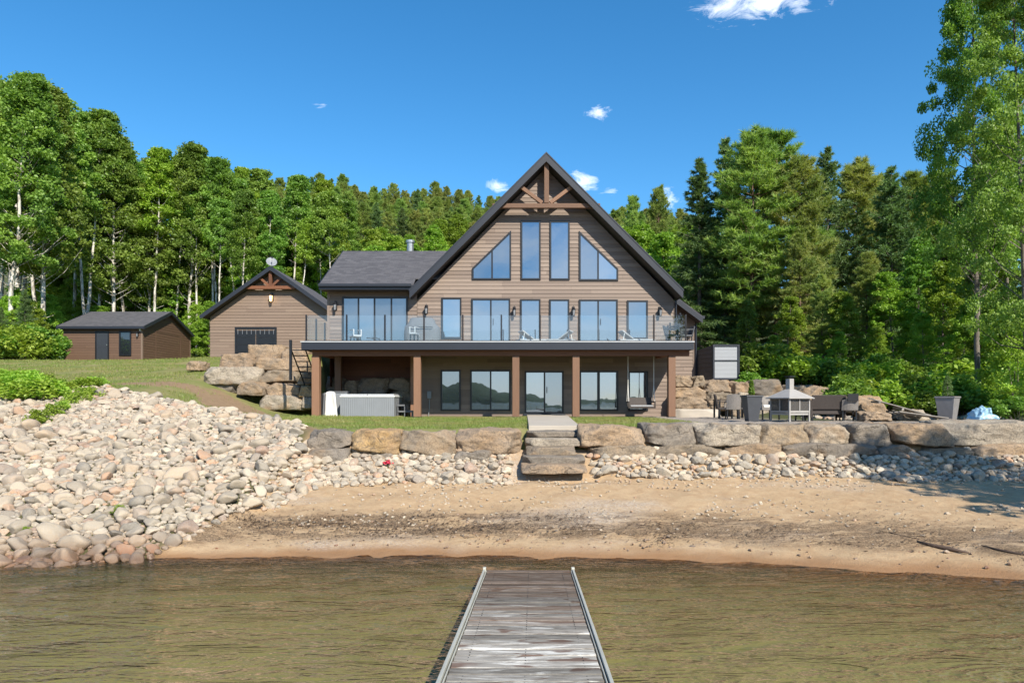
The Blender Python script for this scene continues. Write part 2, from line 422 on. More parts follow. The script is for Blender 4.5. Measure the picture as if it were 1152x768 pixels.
def ground():
    t = NT('ground_material'); p = t.pos()
    at = t.N('ShaderNodeAttribute', None, attribute_name='zone', attribute_type='GEOMETRY')
    sep = t.N('ShaderNodeSeparateColor', {0: at.outputs[0]})
    n1 = t.noise(.7, p, 5); n2 = t.noise(5, p, 6, .65); n3 = t.noise(38, p, 5, .7); n4 = t.noise(110, p, 3, .7)
    # sand
    sand = t.mix(n1, (.44,.295,.16), (.50,.365,.23))
    sand = t.mix(t.math('MULTIPLY', t.ramp(n2, [(.42, 0), (.68, 1)]), .6), sand, (.33,.20,.105))
    sand = t.mix(t.math('MULTIPLY', t.ramp(n3, [(.48, 0), (.72, 1)]), .35), sand, (.24,.16,.10))
    vo = t.N('ShaderNodeTexVoronoi', {'Vector': p, 'Scale': 30, 'Randomness': 1}); 
    gcol = t.mix(t.N('ShaderNodeSeparateColor', {0: vo.outputs[1]}).outputs[0], (.56,.50,.43), (.24,.21,.19))
    gmask = t.math('MULTIPLY', t.ramp(t.noise(.55, t.scale(p, (.5,1.2,1)), 4), [(.50, 0), (.66, 1)]), t.ramp(n3, [(.42, 0), (.5, 1)]))
    sand = t.mix(t.math('MULTIPLY', gmask, .75), sand, gcol)
    z = t.N('ShaderNodeSeparateXYZ', {0: p}).outputs[2]
    zz = t.math('ADD', z, t.math('MULTIPLY', t.math('SUBTRACT', n1, .5), .10))
    wet = t.ramp(t.math('ADD', zz, .5), [(.52, 1), (.585, 0)])
    sand = t.mix(wet, sand, t.mix(n2, (.27,.145,.065), (.35,.20,.10)))
    wr = t.ramp(zz, [(.10, 0), (.16, 1), (.30, .9), (.38, 0)])
    wr = t.math('MULTIPLY', wr, t.ramp(t.noise(2.6, t.scale(p, (.35,1.3,1)), 6, .75, .4), [(.40, 0), (.52, 1)]))
    wr = t.math('MULTIPLY', wr, t.ramp(n3, [(.36, .3), (.56, 1)]))
    sand = t.mix(t.math('MULTIPLY', wr, .85), sand, (.085,.055,.035))
    # drowned weed and silt on the bed close to the shore
    bed = t.ramp(t.math('ADD', t.math('MULTIPLY', z, 1), .5), [(.28, 0), (.38, .6), (.455, 1), (.48, .8), (.496, 0)])
    xx = t.N('ShaderNodeSeparateXYZ', {0: p}).outputs[0]
    bed = t.math('MULTIPLY', bed, t.ramp(t.math('MULTIPLY', xx, .1), [(.15, 1), (.45, .3)]))
    wn = t.noise(1.6, t.scale(p, (.45,1.4,1)), 5, .6, .6)
    bed = t.math('MULTIPLY', bed, t.ramp(wn, [(.30, 0), (.44, 1)]))
    sand = t.mix(bed, sand, (.022,.014,.010))
    grassc = t.mix(n2, (.13,.17,.035), (.20,.22,.065))
    grassc = t.mix(t.ramp(n1, [(.40, 0), (.62, 1)]), grassc, (.27,.23,.10))
    grassc = t.mix(t.math('MULTIPLY', n4, .4), grassc, (.07,.09,.02))
    soil = t.mix(n2, (.20,.125,.07), (.40,.28,.165)); soil = t.mix(t.ramp(n4, [(.55, 0), (.7, 1)]), soil, (.10,.065,.04))
    soil = t.mix(t.math('MULTIPLY', n3, .5), soil, (.12,.08,.05))
    upl = t.ramp(t.math('MULTIPLY', z, .5), [(.60, 0), (.72, 1)])
    grav = t.mix(t.N('ShaderNodeSeparateColor', {0: vo.outputs[1]}).outputs[1], (.40,.35,.30), (.22,.18,.15))
    forest = t.mix(n2, (.05,.06,.022), (.04,.075,.02)); forest = t.mix(n3, forest, (.09,.085,.035))
    edge = t.math('ADD', sep.outputs[0], t.math('MULTIPLY', t.math('SUBTRACT', n2, .5), .9))
    gm = t.ramp(edge, [(.38, 0), (.56, 1)])
    above = t.ramp(t.math('MULTIPLY', z, .5), [(.55, 0), (.80, 1)])
    c = t.mix(above, sand, soil)
    c = t.mix(gm, c, grassc)
    c = t.mix(t.ramp(t.math('ADD', sep.outputs[1], t.math('MULTIPLY', t.math('SUBTRACT', n2, .5), .5)), [(.3, 0), (.6, 1)]), c, grav)
    c = t.mix(sep.outputs[2], c, forest)  # forest floor, and the crevice darkness painted under the bank rocks
    h = t.math('ADD', t.math('MULTIPLY', n2, 1.5), t.math('ADD', n3, t.math('MULTIPLY', n4, .6)))
    rough = t.math('SUBTRACT', .95, t.math('MULTIPLY', wet, .35))
    return t.done(t.pbr(c, rough, t.bump(h, .7, .03), 0, .25))
gm_ = ground()
M['ground'] = gm_
def ground_sheet(name, pick, label=None):
    idx = {}; V = []; Fc = []; Z = []
    def vi(i, j):
        k = (i, j)
        if k not in idx:
            x, y = XS[i], YS[j]; z = Hn(x, y); idx[k] = len(V); V.append((x, y, z)); Z.append((*zone_at(x, y, z), 1))
        return idx[k]
    for i in range(len(XS)-1):
        for j in range(len(YS)-1):
            if pick((YS[j]+YS[j+1])/2): Fc.append((vi(i,j), vi(i+1,j), vi(i+1,j+1), vi(i,j+1)))
    me = set_mesh(name, V, Fc, gm_, None, True)
    ca = me.color_attributes.new('zone', 'FLOAT_COLOR', 'POINT')
    ca.data.foreach_set('color', [c for q in Z for c in q])
    return tag(wobj(me, name), kind='structure')
ground_sheet('ground', lambda y: True)

# lake -----------------------------------------------------------------
def water():
    t = NT('lake_water'); p = t.pos()
    a = R(-17)
    v1 = t.scale(p, (.75,3.0,1), (0,0,a))
    n1 = t.noise(1.15, v1, 3, .55, 1.2)
    v2 = t.scale(p, (1.0,3.4,1), (0,0,R(-24)))
    n2 = t.noise(3.6, v2, 4, .6, .8)
    v3 = t.scale(p, (.8,2.2,1), (0,0,R(8)))
    n3 = t.noise(.5, v3, 2, .5, .4)
    rd = lambda q: t.math('SUBTRACT', 1.0, t.math('MULTIPLY', t.math('ABSOLUTE', t.math('SUBTRACT', q, .5)), 2.4), True)
    brk = t.ramp(t.noise(1.3, t.scale(p, (1,1.6,1)), 4, .65), [(.36, .15), (.62, 1)])
    n1 = t.math('MULTIPLY', t.math('POWER', rd(n1), 2.2), brk); n2 = t.math('MULTIPLY', rd(n2), brk)
    h = t.math('ADD', t.math('ADD', t.math('MULTIPLY', n1, .8), t.math('MULTIPLY', n2, .30)), t.math('MULTIPLY', n3, 2.6))
    nb = t.bump(h, 1.0, .085)
    mk = t.N('ShaderNodeAttribute', None, attribute_name='murk', attribute_type='GEOMETRY').outputs[2]
    big = t.noise(.35, p, 3)
    body = t.N('ShaderNodeBsdfDiffuse', {'Color': t.mix(big, (.140,.130,.042), (.19,.165,.058)), 'Normal': nb}).outputs[0]
    tr = t.N('ShaderNodeBsdfTransparent', {'Color': (.72,.58,.36,1)}).outputs[0]
    under = t.N('ShaderNodeMixShader', {0: mk, 1: tr, 2: body}).outputs[0]
    fr = t.N('ShaderNodeFresnel', {'IOR': 1.333, 'Normal': nb}).outputs[0]
    gl = t.N('ShaderNodeBsdfGlossy', {'Color': (1,1,1,1), 'Roughness': .03, 'Normal': nb}).outputs[0]
    return t.done(t.N('ShaderNodeMixShader', {0: fr, 1: under, 2: gl}).outputs[0])
wm = water()
def lake():
    xs = axis([(-1500,-40,200),(-40,-14,2),(-14,14,.4),(14,40,3),(40,1500,200)])
    ys = axis([(-1500,-20,150),(-20,0,2),(0,12,.25)])
    V = []; Fc = []; A = []
    for x in xs:
        for y in ys:
            V.append((x, y, 0)); d = max(0, (W(x)-y)*.13) if abs(x) < 60 else 2
            A.append(min(1, 1-math.exp(-d*3.0)) if d > 0 else 0)
    n = len(ys)
    for i in range(len(xs)-1):
        for j in range(n-1): Fc.append((i*n+j, (i+1)*n+j, (i+1)*n+j+1, i*n+j+1))
    me = set_mesh('lake', V, Fc, wm)
    at = me.attributes.new('murk', 'FLOAT', 'POINT'); at.data.foreach_set('value', A)
    tag(wobj(me, 'lake'), kind='structure')
lake()

# the far shore behind the photographer, seen mirrored in the window panes
def far_shore():
    t = NT('far_hills_material'); n = t.noise(.03, t.pos(), 6, .7); n2 = t.noise(.25, t.pos(), 4)
    c = t.mix(n, (.035,.065,.015), (.065,.11,.025)); c = t.mix(t.math('MULTIPLY', n2, .5), c, (.018,.035,.01))
    m = t.done(t.pbr(c, 1, t.bump(n2, 1, 3)))
    prof = [(-1500,120),(-700,95),(-350,60),(-160,30),(-80,24),(-50,27),(-25,17),(0,13),(20,9),(45,5),(90,4),(200,6),(420,26),(800,60),(1500,90)]
    V = []; Fc = []
    xs = axis([(-1500,-400,60),(-400,-120,12),(-120,120,4),(120,400,12),(400,1500,60)])
    rows = [(-690,-.02),(-700,.25),(-730,.7),(-790,1.0),(-1000,1.1)]
    for x in xs:
        h = interp(prof, x)*(1+.18*mn.noise((x*.03,0,0))+.10*mn.noise((x*.15,3,0)))
        for y, k in rows: V.append((x, y+8*mn.noise((x*.02,y,1)), h*k-.3))
    n = len(rows)
    for i in range(len(xs)-1):
        for j in range(n-1): Fc.append((i*n+j, i*n+j+1, (i+1)*n+j+1, (i+1)*n+j))
    tag(wobj(set_mesh('hills', V, Fc, m, None, True), 'hills'), kind='structure')
far_shore()
# ------------------------------------------------------------------ stones
def ico(sub):
    import bmesh
    bm = bmesh.new(); bmesh.ops.create_icosphere(bm, subdivisions=sub, radius=1)
    v = np.array([tuple(q.co) for q in bm.verts]); f = np.array([[q.index for q in k.verts] for k in bm.faces]); bm.free()
    return v, f
I1, I2, I3 = ico(1), ico(2), ico(3)
def rock_verts(base, seed, rough=.22):
    v = base.copy(); o = Vector((seed*3.7, seed*1.3, 0)); out = []
    # squash towards a few random planes so that faces read as worn facets
    r = random.Random(seed); pl = []
    for _ in range(9):
        n = Vector((r.gauss(0,1), r.gauss(0,1), r.gauss(0,1))).normalized(); pl.append((n, r.uniform(.55,.85)))
    for q in v:
        p = Vector(q)
        for n, d in pl:
            k = p.dot(n)
            if k > d: p -= n*(k-d)*.88
        p *= 1+rough*mn.noise(Vector(q)*1.1+o)+rough*.35*mn.noise(Vector(q)*3+o)
        out.append(p)
    return np.array([tuple(p) for p in out])

# individual and massed bank rocks
def bank_rocks():
    r = random.Random(11)
    pts = []; cell = {}
    def free(x, y, rad, k):
        ci, cj = int(x/.5), int(y/.5)
        for a in range(ci-1, ci+2):
            for b in range(cj-1, cj+2):
                for (X, Y, Q) in cell.get((a, b), ()):
                    if (X-x)**2+(Y-y)**2 < ((Q+rad)*k)**2: return False
        return True
    def region(x, y):
        if x > -3.4: return False
        lo = W(x)-.45+ .5*mn.noise((x*.8, 0, 2))
        hi = YB(x)+.35*mn.noise((x*1.2, 5, 0)) + .1
        if x > -4.9: hi = min(hi, 15.0)
        if x > -5.3 : lo = max(lo, 10.7+(x+5.0)*2.4+.5*mn.noise((x*2,y,0)))
        return lo < y < hi
    for rad, n, k in ((.23,30,.95),(.165,420,.86),(.12,3600,.82),(.088,18000,.78),(.064,50000,.74),(.045,60000,.70)):
        for _ in range(n):
            x = r.uniform(-19, -3.4); y = r.uniform(9, 23)
            if not region(x, y): continue
            q = rad*r.uniform(.8, 1.2)
            if rad > .35 and y > 19 and r.random() < .4: continue
            if free(x, y, q, k):
                pts.append((x, y, q)); cell.setdefault((int(x/.5), int(y/.5)), []).append((x, y, q))
    return pts
rocks = bank_rocks()
# the shingle that lies along the foot of the shore wall
r = random.Random(5); strip = []; cell = {}
for rad, n in ((.14,200),(.09,4000),(.06,14000),(.042,14000)):
    for _ in range(n):
        x = r.uniform(-5, 12.5)
        if -.05 < x < 1.75: continue
        y0 = 14.05 if x < 0 else 14.25+.1*mn.noise((x, 0, 0))
        y0 += .35*mn.noise((x*.7, 2, 0)) - (.25 if x < 0 else 0) - (.3 if x > 8 else 0)
        y = r.uniform(y0, 15.45)
        if r.random() > ss(y0-.1, y0+.35, y)*1.2: continue
        q = rad*r.uniform(.75, 1.25); ci, cj = int(x/.3), int(y/.3); ok = True
        for a in range(ci-1, ci+2):
            for b in range(cj-1, cj+2):
                for (X, Y, Q) in cell.get((a, b), ()):
                    if (X-x)**2+(Y-y)**2 < ((Q+q)*.8)**2: ok = False
        if ok: strip.append((x, y, q)); cell.setdefault((ci, cj), []).append((x, y, q))
allr = [(q/y, x, y, q) for x, y, q in rocks if abs(x)/y < .76]
allr.sort(reverse=True)
big = allr[:300]; bigset = {(a[1], a[2]) for a in big}
protos = []
for k in range(12):
    v = rock_verts(I3[0], k+1)
    me = set_mesh('rock', v, [tuple(int(a) for a in f) for f in I3[1]], M['rock'], None, True); protos.append(me)
r = random.Random(3)
for (s, x, y, q) in big:
    o = wobj(r.choice(protos), 'rock')
    o.location = (x, y, H(x, y)+q*.28); o.rotation_euler = (r.gauss(0,.3), r.gauss(0,.3), r.uniform(0, 6.3))
    o.scale = (q*r.uniform(1.05,1.45), q*r.uniform(.9,1.15), q*r.uniform(.62,.9))
    tag(o, 'rounded tan and grey rock lying in the stone bank left of the beach', 'rock', 'rocks of the shore bank')
def rock_mass(name, items, base, label, cat, lift=.25):
    bank = [rock_verts(base[0], 50+k) for k in range(14)]; V = []; Fs = []; n = 0
    r = random.Random(9)
    for (x, y, q) in items:
        b = bank[r.randrange(14)]; m = (Matrix.Rotation(r.uniform(0,6.3),3,'Z') @ Matrix.Rotation(r.gauss(0,.35),3,'X') @ Matrix.Diagonal((q*r.uniform(1.0,1.5), q*r.uniform(.85,1.15), q*r.uniform(.6,.9))))
        vv = b @ np.array(m).T + np.array((x, y, H(x, y)+q*lift)); V.append(vv); Fs.append(base[1]+n); n += len(vv)
    V = np.concatenate(V); Fs = np.concatenate(Fs)
    me = bpy.data.meshes.new(name); me.from_pydata(V.tolist(), [], Fs.tolist()); me.materials.append(M['rock'])
    return tag(wobj(me, name), label, cat, None, 'stuff')
rock_mass('rock_bank', [p for p in rocks if (p[0], p[1]) not in bigset], I2, 'mass of pale rounded stones filling the sloping shore bank', 'stones')
rock_mass('cobblestones', strip, I2, 'pale and grey cobbles heaped along the foot of the boulder wall', 'stones', .3)
r = random.Random(21); peb = []
for _ in range(5200):
    x = r.uniform(-5.5, 12); y = r.uniform(W(x)+.25, 14.6)
    d = mn.noise((x*.35, y*.9, 7))+.25*(1 if x > -4.3 and y > 13.6 else 0)
    if r.random() < .12+max(0, d)*1.5: peb.append((x, y, r.uniform(.012,.034)*(1.6 if r.random() < .06 else 1)))
rock_mass('gravel', peb, I1, 'small pebbles scattered over the sand of the beach', 'gravel', .2)

# dark wrack line: scraps of bark and weed left by the waves
def wrack():
    r = random.Random(31); V = []
    for _ in range(15000):
        x = r.uniform(-6.5, 11); w = W(x)
        c = w+1.25+.25*mn.noise((x*.6, 1, 0))+ (0 if x < 3 else .15)
        y = c+r.gauss(0, .33)
        dens = .55+.9*mn.noise((x*.9, y*2.2, 4)); dens *= 1 if x < 2.5 else .45
        if x > 5 and r.random() < .4: y = w+2.2+.3*math.sin(x)+r.gauss(0, .5)
        if r.random() > dens: continue
        z = H(x, y)+.012+r.uniform(0, .012); L = r.uniform(.01, .055); wd = r.uniform(.004, .012); a = r.gauss(0, .8)
        ca, sa = math.cos(a), math.sin(a); tz = r.uniform(0, .02)
        V += [(x-ca*L, y-sa*L, z), (x+sa*wd, y-ca*wd, z+tz), (x+ca*L, y+sa*L, z+.004), (x-sa*wd, y+ca*wd, z+tz)]
    t = NT('wrack'); m = t.done(t.pbr(t.mix(t.rand(), (.05,.030,.020), (.16,.10,.06)), .8))
    tag(wobj(np_mesh('driftwood_scraps', np.array(V), 4, m), 'driftwood_scraps'), 'dark line of washed up bark and weed scraps along the sand', 'wrack', None, 'stuff')
wrack()

# quarried blocks ------------------------------------------------------
def block_mesh(x0, x1, y0, y1, z0, z1, seed, mat, slant=0.0, rough=.06):
    """a squared quarry stone filling the given space"""
    import bmesh
    bm = bmesh.new(); bmesh.ops.create_cube(bm, size=2)
    bmesh.ops.subdivide_edges(bm, edges=bm.edges[:], cuts=17, use_grid_fill=True)
    cx, cy, cz = (x0+x1)/2, (y0+y1)/2, (z0+z1)/2; a, b, c = (x1-x0)/2, (y1-y0)/2, (z1-z0)/2
    rr = random.Random(seed); o = Vector((seed*5.1, seed*2.3, seed))
    p_ = rr.uniform(12, 26); m = min(a, b, c)
    cut = [(Vector((rr.choice((-1,1)), -.6, rr.uniform(-.2,.9))).normalized(), rr.uniform(1.05,1.3)) for _ in range(4)]
    cut += [(Vector((rr.uniform(-.6,.6), rr.uniform(-.4,.4), rr.choice((-1,1)))).normalized(), rr.uniform(.96,1.08))]
    for v in bm.verts:
        q = v.co.copy(); L = (abs(q.x)**p_+abs(q.y)**p_+abs(q.z)**p_)**(1/p_); q /= L
        for n, d in cut:
            k = q.dot(n)
            if k > d: q -= n*(k-d)
        w = Vector((q.x*a, q.y*b, q.z*c))
        nz = mn.noise(w*1.1+o)*1.0*rough+mn.noise(w*3.5+o)*rough*1.0+(.35-abs(mn.noise(w*5+o*2)))*rough*.6+mn.noise(w*11+o)*rough*.6
        led = math.floor(w.z*7+mn.noise(w*.8+o)*2); nz += rough*.35*mn.noise(Vector((led*3.1, seed, 0)))
        w += Vector((q.x*.5, q.y, q.z*.6)).normalized()*nz
        w.z += slant*w.x
        v.co = w
    me = bpy.data.meshes.new('boulder'); bm.to_mesh(me); bm.free(); me.materials.append(mat)
    me.polygons.foreach_set('use_smooth', [True]*len(me.polygons))
    return me, (cx, cy, cz-c), c
def block(px0, px1, py0, py1, Y, depth, label, mat='boulder', seed=None, name='boulder', cat='boulder', group=None, slant=0, rough=.06):
    global _bs
    _bs += 1; seed = seed or _bs
    x0, x1 = PX(px0, Y), PX(px1, Y); z1, z0 = PZ(py0, Y), PZ(py1, Y)
    me, loc, c = block_mesh(x0, x1, Y, Y+depth, z0, z1, seed, M[mat], slant, rough)
    me.transform(Matrix.Translation((0, 0, c))); me.name = name
    o = wobj(me, name, None, loc)
    return tag(o, label, cat, group)
_bs = 100
g = 'blocks of the shore wall left of the steps'
block(345,394,485,509,15.3,.9,'grey rounded wall block at the left end of the shore wall','boulder_grey',group=g)
block(393.5,450,484,511,15.25,.9,'orange tan wall block, second from the left end of the shore wall','boulder_tan',group=g)
block(449.5,513,485.5,512,15.28,.9,'flat faced grey brown wall block between the orange tan block and the rusty long one','boulder',group=g)
block(512,586,484,510,15.25,.95,'long rusty brown wall block just left of the stone steps','boulder_warm',group=g)
block(338,388,506,524,14.9,.8,'low flat grey slab under the left end of the shore wall','boulder_grey',group=g,rough=.03)
block(396,448,511,524,15.2,.7,'thin dark slab under the orange tan wall block','boulder_grey',group=g)
block(452,508,512,524,15.25,.7,'thin brown slab under the flat faced wall block','boulder',group=g)
block(511,552,509,521,15.0,.6,'pale grey half buried slab under the long rusty wall block','boulder_grey',group=g)
g = 'blocks of the shore wall right of the steps'
block(654,727,479,503,15.3,1.0,'warm brown wall block beside the stone steps on their right','boulder_warm',group=g)
block(726.5,784,477.5,502,15.35,.95,'dark rounded wall block, second to the right of the steps','boulder_grey',group=g)
block(786,857,477,501,15.3,1.0,'pale grey smooth wall block with tapered right end, in front of the tall dark planter','boulder_pale',group=g)
block(856,913,478,501.5,15.35,1.0,'grey wall block in front of the garden fireplace','boulder',group=g)
block(912.5,960,478,501,15.3,.9,'short pale grey wall block with orange stain in front of the wicker sofa','boulder_pale',group=g)
block(960,1009,477,503,15.35,1.0,'dark grey wall block in front of the leaning wooden panel','boulder_grey',group=g)
block(1010,1074,477,502,15.25,1.0,'rusty brown wall block with dark cracks, below the right hand planter','boulder_warm',group=g)
block(1064,1175,475,501,15.4,1.1,'longest wall block with sun flecks at the right end of the shore wall','boulder_pale',group=g,slant=.01)
block(664,738,502,515,15.2,.8,'low brown footing stone right beside the steps','boulder',group=g)
block(738,816,501,515,15.2,.8,'low footing stone under the dark rounded wall block','boulder',group=g)
block(818,884,500,513,15.2,.8,'rusty footing stone under the pale smooth wall block','boulder_warm',group=g)
block(884,988,499,514,15.15,.9,'long dark flat footing stone below the short stained block','boulder_grey',group=g)
block(990,1034,501,513,15.2,.8,'small dark footing stone below the rusty cracked block','boulder_grey',group=g)
block(1036,1100,503,513,15.3,.7,'thin footing stone tucked under the longest wall block','boulder',group=g)
block(1100,1175,500,515,15.2,.8,'brown footing stone at the far right end of the wall','boulder_warm',group=g)
# steps
st = empty('stone_steps', (.95, 14.6, .7), 'five weathered natural stone steps climbing from the beach to the lawn', 'steps')
steps = [(587,661,523,532,14.2),(588,659.5,513.5,522,14.55),(592,648,503,511,14.95),(591,654,493.5,501,15.35),(593,653,485,491,15.75)]
for i, (a, b, c, d, Y) in enumerate(steps):
    x0, x1 = PX(a, Y), PX(b, Y); z1, z0 = PZ(c, Y), PZ(d+3, Y)
    me, loc, cc = block_mesh(x0, x1, Y, Y+.85, z0+.035, z1, 300+i, M[('boulder_warm','boulder_grey','boulder','boulder_pale','boulder_grey')[i]], 0, .018)
    me.transform(Matrix.Translation((0, 0, cc))); me.name = 'step'
    o = wobj(me, 'step', st, Vector(loc)-st.location)
mb = MB()
ya, yb_ = 16.35, 29.9
a0, a1 = .40, 1.62; b0, b1 = PX(593, yb_), PX(638, yb_)
N_ = 8
for k in range(N_):
    t0, t1 = k/N_, (k+1)/N_-.002
    q = [(lerp(a0,b0,t0), lerp(ya,yb_,t0)), (lerp(a1,b1,t0), lerp(ya,yb_,t0)), (lerp(a1,b1,t1), lerp(ya,yb_,t1)), (lerp(a0,b0,t1), lerp(ya,yb_,t1))]
    mb.hexa([(x, y, 1.6) for x, y in q], [(x, y, 1.735) for x, y in q])
tag(mb.build('path', M['concrete'], bevel=.01), kind='structure')

# boulder stack left of the deck: courses seen from the beach
g = 'boulders stacked left of the deck'
LS = [ # px0 px1 py0 py1 Y depth label mat
 (277,318,387,405,31.4,1.6,'rough brown boulder topmost of the left stack','boulder_warm'),
 (313,346,391,409,31.6,1.5,'top right pinkish boulder of the left stack beside the black post','boulder_warm'),
 (245,284,397,415,31.0,1.5,'brown jagged boulder at the left of the second course','boulder_warm'),
 (281,326,402,417,30.9,1.5,'tan boulder in the middle of the second course of the left stack','boulder_warm'),
 (323,350,404,418,31.0,1.4,'small tan boulder at the right of the second course, by the deck stairs','boulder_warm'),
 (224,290,412,433,30.2,1.6,'biggest boulder of the left stack, long and pale with a white patch','boulder_pale'),
 (290,333,416,431,30.3,1.5,'rounded grey tan boulder right of the biggest one in the left stack','boulder'),
 (332,352,419,434,30.4,1.4,'small rusty boulder wedged behind the leftmost deck post','boulder_warm'),
 (224,268,432,442,30.1,1.2,'thin flat slab at the lower left of the left stack','boulder_grey'),
 (265,297,429,446,29.9,1.3,'rounded brown boulder in the lower course under the biggest one','boulder'),
 (296,337,430,446,29.9,1.3,'tan angular boulder in the lower course beside the rounded brown one','boulder_warm'),
 (334,352,434,447,30.0,1.3,'orange brown small stone low at the right of the left stack','boulder_tan'),
 (290,342,443,462,29.7,1.3,'pale grey wide boulder at the bottom of the left stack','boulder_pale'),
 (338,354,446,461,29.8,1.3,'square pale stone at the bottom right of the left stack','boulder_pale'),
 (208,226,406,417,33.0,1.2,'low half buried brown stone in the grass left of the stack','boulder_warm'),
]
for i_, (a,b,c,d,Y,dp,lb,mt) in enumerate(LS): block(a+.9,b-.9,c+.5,d-.5,Y-.25*(i_%2),dp,lb,mt,group=g,rough=.06)
g = 'boulders behind the hot tub'
for (a,b,c,d,Y,dp,lb,mt) in [
 (366,386,424,446,31.3,1,'small mossy boulder at the left behind the hot tub','boulder_grey'),
 (384,404,428,446,31.2,1,'narrow boulder second from the left behind the hot tub','boulder'),
 (403,437,425,440,31.2,1,'greenish pointed boulder in the middle behind the hot tub','boulder'),
 (436,464,425,440,31.2,1,'squared pale boulder at the right behind the hot tub','boulder'),
 (398,434,439,466,31.1,1,'low dark boulder directly behind the hot tub lid','boulder_grey'),
 (434,464,439,452,31.1,1,'flat boulder under the squared pale one behind the hot tub','boulder'),
 (446,464,452,466,31.0,1,'bottom right boulder beside the hot tub steps','boulder_grey')]:
    block(a,b,c,d,Y,dp,lb,mt,group=g,rough=.07)
g = 'boulders stacked right of the house'
for (a,b,c,d,Y,dp,lb,mt) in [
 (759,781,424,435,30.2,1.3,'top left squared boulder of the right stack beside the house wall','boulder_warm'),
 (780,794,423,436,30.1,1.3,'narrow upright boulder in the top course of the right stack','boulder'),
 (793,825,427,441,29.9,1.3,'tan rough boulder under the grey sliding panel cabin','boulder_warm'),
 (824,846,429,443,29.8,1.3,'brown boulder at the right of the sunlit top course','boulder_warm'),
 (759,798,436,448,29.8,1.3,'long tan boulder in the second course of the right stack','boulder_warm'),
 (797,828,441,452,29.6,1.3,'flat brown boulder in the second course behind the dining chairs','boulder'),
 (759,800,447,461,29.5,1.3,'pale tan boulder in the third course of the right stack','boulder_warm'),
 (798,820,451,461,29.4,1.3,'small boulder in the third course behind the dining chairs','boulder_warm'),
 (824,850,441,470,29.6,1.2,'pale boulder behind the tall dark planter','boulder_pale'),
 (845,884,428,447,29.6,1.4,'dark grey boulder in shade behind the fireplace roof','boulder_grey'),
 (848,880,445,470,29.3,1.3,'pale lower boulder behind the cushioned chair','boulder_pale'),
 (884,935,434,452,29.8,1.4,'shaded boulder behind the fireplace at its right','boulder_grey'),
 (904,944,436,462,28.0,1.2,'sunlit angular boulder above the wicker sofa','boulder_warm'),
 (880,912,450,470,28.6,1.2,'low grey boulder hidden behind the fireplace','boulder_grey'),
 (944,962,449,470,26.0,1.2,'dark boulder behind the light wicker chair','boulder_grey'),
 (959,1001,446,467,24.6,1.4,'brown boulder holding up the leaning wooden panel','boulder_warm'),
 (1010,1046,462,472,23.4,.8,'flat low stone at the foot of the leaning wooden panel','boulder_pale'),
 (976,1006,464,473,22.0,.8,'low tan stone in front of the leaning wooden panel','boulder_warm')]:
    block(a,b,c,d,Y,dp,lb,mt,group=g,rough=.09)
block(759,812,460,472,28.6,.6,'long low concrete block under the right boulder stack','concrete',name='concrete_block',cat='kerb block',rough=.012)
# a few single stones lying by the water
block(160,212,603,616,10.6,.55,'large flat orange and cream stone lying alone at the water edge','boulder_tan',name='rock',cat='rock',rough=.05)
# blue stones and rubble behind the patio
r = random.Random(77); rub = []
for _ in range(260):
    x = r.uniform(11.5, 17.5); y = r.uniform(24.0, 27.5); rub.append((x, y, r.uniform(.07,.17)))
rock_mass('rubble', rub, I2, 'loose grey rubble heaped behind the wooden panel at the wood edge', 'stones')
